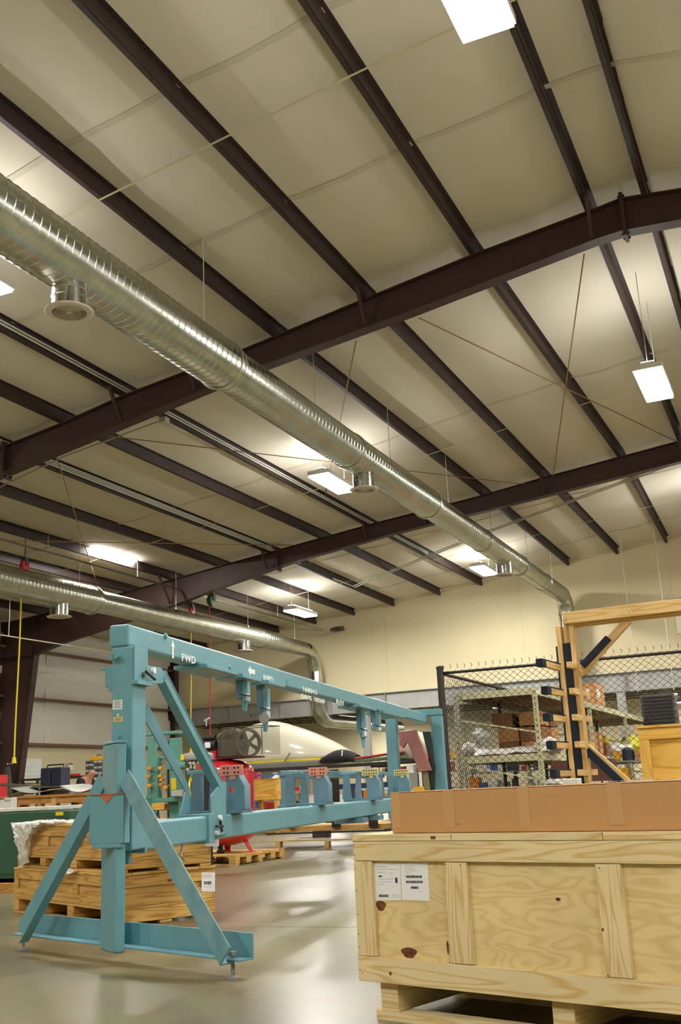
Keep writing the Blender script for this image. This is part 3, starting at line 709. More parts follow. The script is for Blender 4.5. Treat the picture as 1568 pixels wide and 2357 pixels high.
# side plate / saddle at the column head
ltube('saddle_plate', CE+br*.006+bf*(cdp/2), .012, cdp, onp(305, 1570, CE, n_c).z, zc_t+.0, u=br, v=bf, bev=.004)
ltube('saddle_cap', CE+br*.012+bf*(cdp/2), .05, cdp+.01, onp(305, 1575, CE, n_c).z, onp(305, 1566, CE, n_c).z, u=br, v=bf, bev=.003)
# top beam
zb1 = zc_t; zb2 = onp(294, 1434, CE, n_c).z
TL = 10.1
TR = CE-br*.03                      # right side plane of the top beam
bw = .135
def beamc(off, z): return TR-br*(bw/2)+bf*off+UP*z
b = B(); b.obox(beamc(TL/2, (zb1+zb2)/2), br*(bw/2), bf*(TL/2), UP*((zb2-zb1)/2)); topbeam = b.build('top_beam', BLUE, fx, bevel=.018, seg=3)
# lower beam
zl2 = at(600, 1866, Y=(CE+bf*2.6).y).z
def on_side(px_, py_, off=0): return onp(px_, py_, TR+br*off, br)
ql = on_side(600, 1866); zl2 = ql.z; zl1 = on_side(600, 1916).z
LL = 10.1
b = B(); b.obox(TR-br*(bw/2-.02)+bf*(cdp+LL/2)+UP*((zl1+zl2)/2), br*(.15/2), bf*(LL/2), UP*((zl2-zl1)/2)); lowbeam = b.build('lower_beam', BLUE, fx, bevel=.018, seg=3)
b = B(); qd = on_side(300, 1892); b.obox(TR-br*(bw/2-.02)+bf*(cdp+.0)+UP*((zl1+zl2)/2), br*(.155/2), bf*.012, UP*((zl2-zl1)/2+.012)); b.build('weld_flange', BLUE, fx, bevel=.003)
# stencils on the right side of the top beam
def sten(txt, px_, py_, size, xs=1.05):
    P = on_side(px_, py_, .0012); return text(txt, 'stencil_letters', P, bf, UP, size, STENCIL, topbeam, xs=xs)
def arrow(px_, py_, horiz=False, s=.062):
    P = on_side(px_, py_, .0012); a, u = (bf, UP) if not horiz else (UP, -bf)
    b = B(); b.prism([P+a*x*s+u*y*s for x, y in ((-.22, -1), (.22, -1), (.22, .25), (.52, .25), (0, 1), (-.52, .25), (-.22, .25))], br*.0008)
    b.build('stencil_arrow', STENCIL, topbeam)
arrow(398, 1494); sten('FWD', 418, 1520, .07, 1.5)
arrow(579, 1545, True, .085); sten('INBD', 606, 1564, .06, 1.8)
sten('168043', 696, 1590, .06, 2.6); sten('DRF% 150369', 694, 1607, .056, 2.3); sten('R/H', 774, 1618, .06, 3.0)
b = B(); P = on_side(661, 1572, .001); b.tube(P, P+br*.0015, .035, 10); b.build('paint_smudge', mat('grey smudge', '#5f8f92', .6), topbeam)
# decals on the column
def decal(parent, px_, py_, w_, h_, m, plane_p, n_, r_, nm='decal', lines=0):
    P = onp(px_, py_, plane_p, n_)+n_*.0015; b = B(); b.obox(P, r_*(w_/2), n_*.0006, UP*(h_/2)); o = b.build(nm, m, parent)
    return o, P
nc = -bf
o_, P_ = decal(fx, 271, 1622, .062, .058, PAPER, CE, nc, br, 'paper_tag')
for k in range(5):
    b = B(); b.obox(P_+nc*.001+UP*(.018-k*.009)+br*(-.004*(k % 2)), br*.022, nc*.0004, UP*.0015); b.build('print_line', INK, o_)
b = B(); b.obox(P_+nc*.002+UP*.034, br*.012, nc*.0004, UP*.007); b.build('green_dot', mat('green dot', '#3ecb3a', .6), o_)
o_, P_ = decal(fx, 272, 1656, .066, .03, mat('tan decal', '#bdb58a', .6), CE, nc, br, 'paper_tag')
b = B(); b.obox(P_+nc*.001, br*.018, nc*.0004, UP*.007); b.build('print_line', mat('ochre print', '#b8912e', .6), o_)
o_, P_ = decal(fx, 272, 1646, .016, .016, mat('yellow dot', '#d8c84a', .6), CE, nc, br, 'round_sticker')
# left bracket of the column
LPc = CE-br*cw
for (y0, y1, ext) in ((1538, 1580, .055), (1533, 1540, .085), (1578, 1590, .03)):
    za, zb_ = onp(256, y1, LPc, nc).z, onp(256, y0, LPc, nc).z
    b = B(); b.obox(LPc-br*(ext/2)+bf*.08+UP*((za+zb_)/2), br*(ext/2), bf*.06, UP*((zb_-za)/2)); b.build('side_bracket', BLUE, fx, bevel=.003)
for px_, py_ in ((263, 1513), (272, 1512)):
    P = onp(px_, py_, CE, nc); b = B(); b.tube(P, P+nc*.03, .013, 6); b.tube(P+nc*.03, P+nc*.042, .02, 6); b.build('stud', BLUE, fx)
P = onp(275, 1695, CE, nc); b = B(); b.tube(P, P+nc*.02, .01, 6); b.build('stud', BLUE, fx)
# knee braces (gussets) on both sides of the frame
def gusset(side_off, pts, th, name='knee_brace', flange=True):
    pl = TR+br*side_off
    Q = [onp(x, y, pl, br) for x, y in pts]
    b = B(); b.prism(Q, -br*th); return b.build(name, BLUE, fx, bevel=.003), Q
# right one: head plate, diagonal, foot plate
K0 = on_side(340, 1548, .03)
hd_pts = [(338, 1532), (372, 1537), (388, 1563), (371, 1574), (338, 1571)]
kb, Qh = gusset(.045, hd_pts, .01)
pA, pB_ = onp(378, 1552, TR+br*.045, br), onp(509, 1806, TR+br*.045, br)
pC = onp(509, 1921, TR+br*.045, br)
dg = (pB_-pA); pn = dg.cross(br).normalized()
if pn.z < 0: pn = -pn
b = B(); b.obox((pA+pB_)/2-br*.005, dg/2, pn*.028, br*.005); b.obox((pA+pB_)/2+pn*.03-br*.028, dg/2, pn*.004, br*.032); b.obox((pA+pB_)/2-pn*.03-br*.028, dg/2, pn*.004, br*.032); b.build('diagonal', BLUE, fx, bevel=.002)
ft = [(486, 1832), (511, 1798), (522, 1800), (522, 1920), (488, 1926)]
gusset(.045, ft, .01, 'foot_plate')
b = B(); z0, z1 = onp(522, 1920, TR, br).z, onp(522, 1804, TR, br).z; P = onp(521, 1860, TR+br*.045, br); b.obox(V((P.x, P.y, (z0+z1)/2))-br*.03, br*.03, bf*.006, UP*((z1-z0)/2)); b.build('edge_plate', BLUE, fx, bevel=.002)
P = onp(482, 1880, TR+br*.03, br); b = B(); b.obox(V((P.x, P.y, (zl1+zl2)/2))-br*.1, br*.12, bf*.05, UP*((zl2-zl1)/2+.016)); b.build('beam_clamp', BLUE, fx, bevel=.006)
# left one
kb2, _ = gusset(-.17, [(330, 1600), (352, 1640), (437, 1812), (441, 1872), (415, 1875), (428, 1822), (330, 1650)], .01)
# pins, knobs and tee handles
def pin(px_, py_, r, l, m, off=.045):
    P = on_side(px_, py_, off); b = B(); b.tube(P, P+br*l, r, 12); return b.build('pin', m, fx, smooth='auto')
pin(350, 1544, .02, .02, PAPER, .0455); pin(322, 1554, .018, .03, DGREY, .02)
pin(504, 1882, .018, .02, PAPER, .046); pin(497, 1917, .016, .02, PAPER, .046)
for a, c in (((336, 1546), (357, 1564)), ((498, 1902), (514, 1902)), ((507, 1889), (511, 1914))):
    P, Q = on_side(*a, .075), on_side(*c, .075); b = B(); b.tube(P, Q, .009, 8); b.build('tee_handle', BLK, fx)
for x, y in ((541, 1896), (850, 1868), (528, 1536), (380, 1464)):
    P = on_side(x, y, .0); b = B(); b.tube(P, P+br*.016, .022, 12, r2=.016); b.build('boss', BLUE, fx, smooth='auto')
# underside mounting pads and hanging locator brackets of the top beam
def under(px0, px1, drop, wd, name='mounting_pad', m=BLUE, off=0.0):
    a = (onp(px0, 1540, TR, br)-TR).dot(bf); c = (onp(px1, 1540, TR, br)-TR).dot(bf)
    b = B(); b.obox(TR-br*(bw/2-off)+bf*((a+c)/2)+UP*(zb1-drop/2), br*(wd/2), bf*((c-a)/2), UP*(drop/2)); return b.build(name, m, fx, bevel=.003), (a+c)/2
under(458, 532, .028, .26); under(545, 588, .03, .24); under(602, 640, .03, .26); under(812, 850, .03, .26); under(868, 915, .03, .26)
def locator(px_, yb, scale=1.0, slot=True, cone=True):
    a = (onp(px_, 1560, TR, br)-TR).dot(bf); P = TR-br*.02+bf*a+UP*zb1
    n_ = 0
    zbot = onp(px_, yb, P, -bf).z
    h = zb1-zbot
    b = B(); b.obox(P-UP*(h*.32)-br*.03, br*.028, bf*.03, UP*h*.32); b.build('hanging_bracket', BLUES, fx, bevel=.003)
    b = B(); b.obox(P-UP*(h*.45)+br*.022, br*.022, bf*.035, UP*h*.30); b.build('hanging_bracket', BLUE, fx, bevel=.003)
    if slot:
        b = B(); b.obox(P-UP*(h*.62)+br*.045+bf*-.035, br*.014, bf*.004, UP*h*.1); b.build('clamp_pad', PAPER, fx)
        b = B(); b.bar(P-UP*(h*.52)-br*.02-bf*.04, P-UP*(h*.6)+br*.07-bf*.04, .008, .008); b.build('clamp_lever', BLK, fx)
    if cone:
        b = B(); q = P-UP*(h*.6); b.prism([q-br*.03, q+br*.03, P-UP*h+br*.014, P-UP*h-br*.014], bf*.03); b.build('tapered_tip', BLUE, fx, bevel=.002)
locator(566, 1636); locator(612, 1684, 1.2); locator(832, 1722); locator(866, 1700, cone=False)
b = B(); q = on_side(607, 1652, .03); b.tube(q, q+bf*.03, .045, 14); b.build('swivel_cup', GREY, fx, smooth='auto')
b = B(); b.bar(on_side(577, 1647, .03), on_side(603, 1641, .03), .008, .016); b.build('clamp_lever', BLK, fx)
# support pads (clevis mounts) on the lower beam
def clevis(off, plate, n_holes, k_=.76, h_=.84):
    """off: distance along the beam; two upright tapered cheeks on a cross plate"""
    P = TR-br*(bw/2)+bf*off+UP*zl2; X_ = br*k_; U_ = UP*h_
    b = B(); b.obox(P+UP*.012-X_*.03, X_*.27, bf*.11, UP*.012); b.build('cross_plate', BLUES, fx, bevel=.003)
    for k, (o, w0, w1, hh) in enumerate(((-.27, .075, .045, .33), (-.09, .06, .03, .30))):
        c = P+X_*o+UP*.024
        b = B(); b.prism([c-X_*w0-bf*.05, c+X_*w0-bf*.05, c+X_*w1-bf*.05+U_*hh, c-X_*w1-bf*.05+U_*hh], bf*.012); b.build('cheek_plate', BLUES, fx, bevel=.002)
        b = B(); b.obox(c+U_*hh/2+bf*.02, X_*.008, bf*.06, U_*hh/2); b.build('rib', BLUES, fx)
    c = P+X_*.15+UP*.024; hh = .31
    b = B(); b.prism([c-X_*.10-bf*.08, c+X_*.10-bf*.08, c+X_*.10-bf*.08+U_*.20, c+X_*.03-bf*.08+U_*hh, c-X_*.10-bf*.08+U_*hh], bf*.13); b.build('cheek_block', BLUES, fx, bevel=.004)
    q = c-bf*.085+U_*(hh+.03)-X_*.03; w_ = .12 if n_holes == 2 else .13
    b = B(); b.obox(q, X_*w_, bf*.008, U_*.045); pp = b.build('hole_plate', plate, fx, bevel=.003)
    for k in range(n_holes):
        x0 = (k-(n_holes-1)/2)*(.11 if n_holes == 2 else .075)
        for sx in (-1, 1):
            for sz in (-1, 1):
                g = B(); hc = q+X_*(x0+sx*.019)+U_*(sz*.02)-bf*.0095; g.tube(hc, hc+bf*.002, .0085, 10); g.build('bolt_hole', HOLE, pp)
    b = B(); b.obox(c-bf*.083+U_*(hh-.03)-X_*.02, X_*.03, bf*.003, UP*.016); b.build('name_plate', plate, fx)
    b = B(); b.obox(P-X_*.25+U_*.37, X_*.12, bf*.05, UP*.015); b.build('top_pad', BLUE, fx, bevel=.004)
HOLE = mat('rusty hole', '#5a1c18', .9)
o1 = (onp(535, 1870, TR, br)-TR).dot(bf)
o2 = (onp(742, 1855, TR, br)-TR).dot(bf)
o3 = (onp(860, 1846, TR, br)-TR).dot(bf)
o4 = (onp(930, 1842, TR, br)-TR).dot(bf)
clevis(o1+.02, PINK, 2); clevis(o2-.1, PINK, 2); clevis(o3-.1, mat('pale yellow plate', '#b9b880', .6), 3); clevis(o4-.1, MATS['pale yellow plate'], 3)
b = B(); q = on_side(532, 1818, .2); b.box(q, (.015, .015, .04)); b.build('red_tag', REDC, fx)
# far end frame
ze = zb2
eo = TL+.0
ec = TR-br*(bw/2)+bf*eo
eL, eR = along(ec+UP*1.5, -br, 893), along(ec+UP*1.5, br, 1022)
b = B(); b.obox(ec+br*((eR-eL)/2)+UP*(ze+.02), br*((eR+eL)/2), bf*.07, UP*.05); b.build('end_crossbar', BLUE, fx, bevel=.014, seg=3)
for s, e in ((-1, eL-.08), (1, eR-.08)):
    b = B(); b.obox(ec+br*s*e+UP*(ze/2-.02), br*.085, bf*.08, UP*(ze/2-.02)); b.build('end_post', BLUE, fx, bevel=.014, seg=3)
    b = B(); b.obox(ec+br*s*(e-.06)+UP*.04, br*.16, bf*.3, UP*.04); b.build('end_foot', BLUE, fx, bevel=.008)
# dusty red swing arm near the far end, dark arm beside it, yellow block
def armq(pts, off_y, m, name, th=.06):
    pl = ec-bf*off_y; Q = [onp(x, y, pl, bf) for x, y in pts]; b = B(); b.prism(Q, bf*th); return b.build(name, m, fx, bevel=.004)
armq([(924, 1684), (957, 1680), (992, 1773), (965, 1777), (937, 1706), (928, 1722), (920, 1716), (917, 1684)], .35, PINKR, 'swing_arm', .1)
armq([(972, 1684), (991, 1684), (1002, 1768), (1000, 1826), (990, 1826), (986, 1740)], .2, mat('dark green arm', '#1f2b26', .5), 'dark_arm', .06)
armq([(950, 1812), (972, 1810), (977, 1830), (956, 1830)], .5, YELR, 'yellow_block', .1)
armq([(973, 1776), (984, 1776), (990, 1826), (976, 1826)], .3, mat('khaki arm', '#7d7450', .6), 'khaki_arm', .06)
# side frame bar behind the pads (post and long rail at the same level)
pl2 = TR-br*.75
ra, rb = onp(655, 1783, pl2, br), onp(985, 1779, pl2, br)
b = B(); zz = 1.07; P0_ = pl2+bf*((ra-pl2).dot(bf)); P1_ = pl2+bf*(TL-.1)
b.obox((V((P0_.x, P0_.y, 0))+V((P1_.x, P1_.y, 0)))/2+UP*ra.z, br*.05, (V((P1_.x-P0_.x, P1_.y-P0_.y, 0)))/2, UP*.045); b.build('side_rail', BLUES, fx, bevel=.01)
b = B(); zf = onp(668, 1860, pl2, br).z; b.obox(V((P0_.x, P0_.y, (ra.z+zf)/2))+bf*.1, br*.05, bf*.1, UP*((ra.z-zf)/2)); b.build('side_post', BLUES, fx, bevel=.01)
b = B(); b.obox(V((P0_.x, P0_.y, zf))+br*.3+bf*.1, br*.4, bf*.08, UP*.04); b.build('side_arm', BLUES, fx, bevel=.01)
# small parts under the lower beam
for px_ in (822, 860):
    a = (onp(px_, 1880, TR, br)-TR).dot(bf); b = B(); b.obox(TR-br*(bw/2)+bf*a+UP*(zl1-.03), br*.16, bf*.12, UP*.025); b.build('under_clamp', BLUES, fx, bevel=.004)
b = B(); q = on_side(295, 1972, -.06); b.bar(q+UP*.05, q-UP*.04, .03, .03, up=XA); b.build('stub_tube', BLUE, fx)
t = thing('hitch_pin', 'grey bent pin hanging below the lower blue beam', 'pin', on_side(419, 1950, 0))
b = B(); b.path([on_side(421, 1940, 0), on_side(417, 1962, 0), on_side(418, 1972, .02), on_side(426, 1980, .03)], .008, 6); b.build('rod', GREY, t)

# ================================================================ BIG NEW CRATE AND CARTON (right foreground)
def plank(parent, name, c, a, u, n, m, bev=.002):
    b = B(); b.obox(c, a, u, n); return b.build(name, m, parent, bevel=bev, seg=1)
cu = V((1.3124, -.416, 0)).normalized(); cn = V((cu.y, -cu.x, 0))
if cn.dot(EYE-V((-1.8, 4.2, 0))) < 0: cn = -cn
CP = V((-1.832, 4.19, 0))
def cf(x, y, off=0): return onp(x, y, CP+cn*off, cn)
def cfu(x, y): return (cf(x, y)-CP).dot(cu)
ct = thing('wooden_crate', 'large new pine and plywood crate with two white shipping papers, long carton on top', 'crate', (CP.x, CP.y, 0), az=17.6)
CL, CDp = 2.75, 1.15; uz0 = cfu(817, 2060); zb0, zt0 = cf(829, 2257).z, cf(806, 1937).z
zlid = cf(806, 1921).z
O = CP+cu*uz0
def cbox(name, u0, u1, z0, z1, d0, d1, m, parent=ct, bev=.002):
    c = O+cu*((u0+u1)/2)+cn*((d0+d1)/2)+UP*((z0+z1)/2)
    b = B(); b.obox(c, cu*((u1-u0)/2), cn*((d1-d0)/2), UP*((z1-z0)/2)); return b.build(name, m, parent, bevel=bev, seg=1)
P_Z = zb0
cbox('plywood_panel', .02, CL-.02, zb0+.01, zt0, -.03, -.019, PLYW)
cbox('plywood_panel', .02, CL-.02, zb0+.01, zt0, -CDp+.02, -CDp+.03, PLYW)
cbox('end_panel', 0.02, .032, zb0+.01, zt0, -CDp+.03, -.03, PLYW); cbox('end_panel', CL-.032, CL-.02, zb0+.01, zt0, -CDp+.03, -.03, PLYW)
hr = .094
tr0, tr1 = cf(812, 1981).z, zt0
cbox('top_rail', 0, CL, tr0, tr1, -.019, 0, PINE); cbox('bottom_rail', 0, CL, zb0, zb0+hr, -.019, 0, PINE)
for xa, xb in ((812, 855), (1022, 1072), (1369, 1427), (1800, 1870)):
    a_, b_ = cfu(xa, 1990)-uz0, cfu(xb, 1990)-uz0
    if xa == 812: a_ = 0
    if b_ < CL: cbox('batten', a_, min(b_, a_+.105), zb0+hr+.002, tr0-.002, -.019, -.001, PINE)
us = [0, cfu(1039, 1930)-uz0, cfu(1388, 1930)-uz0, 1.6+.2, CL]
for a_, b_ in zip(us, us[1:]): cbox('lid_edge_board', a_+.001, b_-.001, zt0+.001, zlid, -.09, .002, PINE)
for k in range(5): cbox('lid_board', 0, CL, zt0+.001, zlid-.001, -.092-(k+1)*.205, -.094-k*.205, PINE)
for s in (0, CL-.02): cbox('end_rail', s, s+.019, zb0, zb0+.09, -CDp, -.02, PINE); cbox('end_rail', s, s+.019, zt0-.09, zt0, -CDp, -.02, PINE)
# skids and bottom runners
zr = .034
for xa, xb in ((875, 917), (1266, 1312), (1720, 1780)):
    a_, b_ = [(onp(x, 2290, CP-cn*.03, cn)-CP).dot(cu)-uz0 for x in (xa, xb)]
    if b_ < CL: cbox('skid', a_, a_+.09, zr, zb0-.001, -CDp+.05, -.035, PINE, bev=.003)
al = (onp(846, 2305, CP-cn*.02, cn)-CP).dot(cu)-uz0
for d in (-.03, -.55, -1.0):
    c0 = O+cn*(d-.045)+UP*0; b = B()
    b.prism([c0+cu*al+cn*.0+UP*.0, c0+cu*(al+.04)+cn*.045, c0+cu*CL+cn*.045, c0+cu*CL-cn*.045, c0+cu*(al+.04)-cn*.045], UP*zr); b.build('runner_board', PINE, ct)
cbox('floor_panel', .03, CL-.03, zb0-.0005, zb0+.012, -CDp+.03, -.032, PLYW)
# papers
def paper(pts, nm='shipping_paper'):
    Q = [cf(x, y, -.0185) for x, y in pts]; b = B(); b.prism(Q, cn*.0012); return b.build(nm, PAPER, ct), Q
p1, Q1 = paper([(858, 1986), (921, 1986), (924, 2072), (866, 2073)])
p2, Q2 = paper([(922, 1986), (985, 1985), (990, 2074), (926, 2072)])
def lines(par, spec, m=INK):
    for x0, y0, x1, h in spec:
        a, c = cf(x0, y0, -.0168), cf(x1, y0, -.0168); b = B(); b.obox((a+c)/2, (c-a)/2, UP*(h/2), cn*.0004); b.build('print_line', m, par)
lg = mat('pale print', '#a9a9b0', .9)
lines(p1, [(866, 1995+0, 890, .0015), (866, 2001, 915, .0012), (868, 2008, 886, .0015), (872, 2023, 905, .0012), (872, 2029, 900, .0012), (872, 2035, 885, .0012), (902, 2060, 918, .0012), (902, 2065, 918, .0012), (896, 2010, 903, .0015), (872, 2059, 880, .0012)], lg)
lines(p1, [(872, 2017, 879, .006), (910, 2026, 915, .02)])
lines(p2, [(932, 1993+i*5.5, 932+w_, .0012) for i, w_ in enumerate((20, 24, 28, 14, 22))], lg)
def barcode(par, x0, x1, y, h):
    x = x0; rr_ = random.Random(int(x0*y))
    while x < x1:
        w_ = rr_.choice((.5, .5, 1., 1.3)); a, c = cf(x, y, -.0166), cf(min(x+w_, x1), y, -.0166)
        b = BAR; b.obox((a+c)/2, (c-a)/2, UP*(h/2), cn*.0004); x += w_+rr_.choice((.5, .7, 1.1))
for par, bc in ((p1, ((873, 894, 2062, .009),)), (p2, ((935, 972, 2018, .009), (935, 973, 2030, .009), (946, 963, 2043, .009)))):
    for q in bc:
        BAR = B(); barcode(par, *q); o = BAR.build('barcode', INK, par); o['kind'] = 'stuff'
# knots
for x, y, rx, ry in ((877, 2085, .026, .020), (942, 2193, .038, .02), (1285, 2070, .010, .006), (899, 2241, .007, .007), (1031, 2181, .005, .025), (1388, 2140, .004, .006)):
    c = cf(x, y, -.0188 if y < 2200 and not (1020 < x < 1090) else .0003)
    if x == 1031 or x == 1388: c = cf(x, y, .0002-.001)
    b = B(); b.prism([c+cu*rx*(math.cos(t)*(1+.2*math.sin(3*t)))+UP*ry*math.sin(t) for t in [i*math.pi/8 for i in range(16)]], cn*.0006); k_ = b.build('knot', mat('knot wood', '#7a4520', .6, col2='#4a2510', scale=40), ct)
c = cf(997, 1928, .0025); b = B(); b.obox(c, cu*.012, UP*.006, cn*.0006); b.build('knot', MATS['knot wood'], ct)
for x, y in ((1037, 1927), (1386, 1928)): pass
nail = mat('nail head', '#6e6252', .5, metal=.5)
nb = B()
for x, y in [(815, 1945), (816, 1968), (818, 2000), (821, 2050), (824, 2105), (826, 2150), (828, 2180), (829, 2232), (834, 2240), (1025, 1990), (1036, 2215), (1060, 1992), (1380, 1998), (1400, 2245)]:
    c = cf(x, y, .0003-.001*(y > 1982 and y < 2203)); nb.tube(c, c+cn*.001, .0028, 6)
o = nb.build('nail_heads', nail, ct); o['kind'] = 'stuff'

# long carton
kt = thing('long_carton', 'long taped brown carton lying on the lid of the big new crate', 'carton', (O.x+.3, O.y+.2, zlid), az=17.6)
KP = CP-cn*.04
def kf(x, y): return onp(x, y, KP, cn)
k0 = (kf(901, 1880)-KP).dot(cu); kz1 = kf(897, 1832).z; kz0 = zlid+.001
kz1 = max(kz1, kz0+.16)
KL = 2.3; KD = .42
ku = (fwd(107.0)+cu*3).normalized(); ku = cu
def kbox(name, u0, u1, z0, z1, d0, d1, m, parent=kt, bev=.002):
    c = KP+cu*(k0+(u0+u1)/2)-cn*((d0+d1)/2)+UP*((z0+z1)/2)
    b = B(); b.obox(c, cu*((u1-u0)/2), cn*((d1-d0)/2), UP*((z1-z0)/2)); return b.build(name, m, parent, bevel=bev, seg=2)
kbox('carton_body', 0, KL, kz0, kz1, 0, KD, CARD, bev=.004)
kbox('top_flap', .0, KL, kz1, kz1+.003, .0, KD/2-.002, CARD); kbox('top_flap', .0, KL, kz1, kz1+.003, KD/2+.002, KD, CARD)
kbox('tape_strip', .15, KL-.1, kz1+.003, kz1+.0042, KD/2-.03, KD/2+.03, TAPE)
for u_, w_ in ((.0, .05), (.27, .055), (.62, .05), (.99, .06), (1.5, .06)):
    kbox('tape_strip', u_+.003, u_+w_, kz0+.02, kz1+.004, -.0015, .0005, TAPE, bev=0)
b = B(); a_ = KP+cu*(k0+.30)+cn*.001+UP*(kz0+.035); b.bar(a_, a_+cu*.045-UP*.003, .001, .001); b.build('pen_mark', INK, kt)
def crumple(name, px_pts, z, label, cat, m=PLASTIC, h=.01, parent=None):
    pass
fl = B()
for k in range(26):
    u_ = .9+rnd.random()*.85; d_ = rnd.random()*.05; c = KP+cu*(k0+u_)-cn*(.01+d_)+UP*(kz1+.009)
    fl.obox(c, (cu*.6+cn*rnd.uniform(-.5, .5)).normalized()*rnd.uniform(.008, .02), cn*rnd.uniform(.003, .006), UP*rnd.uniform(.0005, .003))
tag(fl.build('tape_scraps', PLASTIC), 'shiny crinkled scraps of clear tape along the front top edge of the long carton', 'tape', kind='stuff')

# ================================================================ FENCED CAGE
FYY = 17.0
fp = at(1013, 1542, Y=FYY); FXL = fp.x; FZ = fp.z
cage = thing('chain_link_fence', 'black chain link fence with barbed wire tips, seen behind the wooden lumber rack', 'fence', (FXL, FYY, 0))
def fence_run(O_, d, L, z0, z1, p=.125):
    b = B(); h = z1-z0; n_ = d.cross(UP)
    k = -h
    s = p
    while k < L:
        for sg in (1, -1):
            # line from (k,0) going diagonal up
            a0, a1 = (k, z0), (k+h*1.2, z1)
            if sg < 0: a0, a1 = (k+h*1.2, z0), (k, z1)
            t0 = 0; t1 = 1
            dx = a1[0]-a0[0]
            for lim, cmp in ((0, 1), (L, -1)):
                tt = (lim-a0[0])/dx
                if cmp*(a0[0]-lim) < 0: t0 = max(t0, tt)
                if cmp*(a1[0]-lim) < 0: t1 = min(t1, tt)
            if t1 > t0:
                A_ = O_+d*(a0[0]+dx*t0)+UP*(z0+h*t0)+n_*.004*sg; C_ = O_+d*(a0[0]+dx*t1)+UP*(z0+h*t1)+n_*.004*sg
                b.tube(A_, C_, .0042, 4, cap=False)
        k += s
    return b
def barbs(O_, d, L, z, p=.125):
    b = B(); k = .06
    while k < L:
        q = O_+d*k+UP*z; b.tube(q, q+UP*.05+d*.012, .005, 4); b.tube(q+UP*.05+d*.012, q+UP*.075-d*.012, .005, 4); k += p
    return b
o = fence_run(V((FXL, FYY, 0)), XA, 14.5, .03, FZ-.02).build('wire_mesh', FENCE, cage); o['kind'] = 'stuff'
o = fence_run(V((FXL, FYY, 0)), YA, 14., .03, FZ-.02).build('wire_mesh', FENCE, cage); o['kind'] = 'stuff'
o = barbs(V((FXL, FYY, 0)), XA, 14.5, FZ).build('wire_tips', FENCE, cage); o['kind'] = 'stuff'
for d, L in ((XA, 14.5), (YA, 14)):
    b = B(); b.tube(V((FXL, FYY, FZ-.06)), V((FXL, FYY, FZ-.06))+d*L, .026, 10); b.build('top_rail', FENCE, cage, smooth=True)
for x, y, r in ((FXL, FYY, .06), (FXL+7.2, FYY, .035), (FXL+14.4, FYY, .05), (FXL, FYY+3.6, .035), (FXL, FYY+7.2, .035), (FXL, FYY+10.8, .035), (FXL, FYY+14, .04)):
    b = B(); b.tube((x, y, 0), (x, y, FZ+.02 if r > .05 else FZ-.04), r, 12); b.lathe((x, y, FZ+.02), [(r+.008, 0), (r+.008, .03), (r*.5, .05)], 12) if r > .05 else None; b.build('fence_post', FENCE, cage, smooth='auto')
b = B(); b.tube(V((FXL+6.2, 26.5, 2.2)), V((FXL+14, 26.5, 2.2)), .04, 10); tag(b.build('guard_rail', FENCE), 'black horizontal pipe rail behind the cage at the right edge', 'rail')

# steel racking in the cage
rk = thing('storage_rack', 'cream steel storage rack inside the fenced cage, loaded with cartons and bagged parts', 'storage rack', (-5, 19, 0))
RX0, RX1 = at(1049, 1600, Y=18.2).x, at(1231, 1600, Y=18.2).x
ry = [18.2]
for px_ in (1357, 1437, 1492):
    ry.append(ry[-1] + along(V((RX1, ry[-1], 2)), YA, px_) if False else (EYE+ray(px_, 1640)*((RX1)/ray(px_, 1640).x)).y)
RZ = [at(1228, 1590, Y=18.2).z, at(1232, 1742, Y=18.2).z]
slots = mat('upright slots', '#4d4a38', .8)
for y in ry:
    for x in (RX0, RX1):
        b = B(); b.box((x, y, RZ[0]/2+.02), (.08, .07, RZ[0]+.04)); up_ = b.build('upright', CREAMR, rk)
        if y == ry[0]:
            b = B()
            for k in range(int(RZ[0]/.1)): b.box((x+.0, y-.036, .1+k*.1), (.018, .002, .03), )
            o = b.build('slot_row', slots, up_); o['kind'] = 'stuff'
    for z in (.5, 1.2, 2.0):
        b = B(); b.bar((RX0, y, z), (RX1, y, z-.3), .03, .03); b.build('frame_brace', CREAMR, rk)
    b = B(); b.box(((RX0+RX1)/2, y, RZ[0]), (RX1-RX0, .05, .12)); b.build('cross_beam', CREAMR, rk)
    b = B(); b.box(((RX0+RX1)/2, y, RZ[1]), (RX1-RX0, .05, .12)); b.build('cross_beam', CREAMR, rk)
for a_, c_ in zip(ry, ry[1:]):
    for z in RZ:
        for x in (RX0, RX1):
            b = B(); b.box((x, (a_+c_)/2, z), (.05, c_-a_-.06, .12)); b.build('load_beam', CREAMR, rk)
        b = B(); b.box(((RX0+RX1)/2, (a_+c_)/2, z+.045), (RX1-RX0-.05, c_-a_-.02, .02)); b.build('deck_panel', mat('particle deck', '#8a6840', .8, var=.15), rk)
def carton(px0, px1, y0, y1, Y, dep, m, label, group=None, tape_=True, az=0):
    A_, C_ = at(px0, y1, Y=Y), at(px1, y0, Y=Y)
    w_ = C_.x-A_.x; h_ = C_.z-A_.z; c = V(((A_.x+C_.x)/2, Y+dep/2, A_.z))
    t = thing('cardboard_box', label, 'box', c, group)
    b = B(); b.box(c+UP*(h_/2), (w_, dep, h_), az); b.build('box_body', m, t, bevel=.004)
    if tape_: b = B(); b.box(c+UP*(h_+.001), (.05, dep*.96, .002), az); b.box(c+UP*(h_-.04)-YA*(dep/2+.001), (.05, .002, .08), az); b.build('tape_strip', TAPE, t)
    return t, c, w_, h_
def zshelf(k): return RZ[k]+.056
zs = zshelf(1)
names = []
wx = RX1-RX0
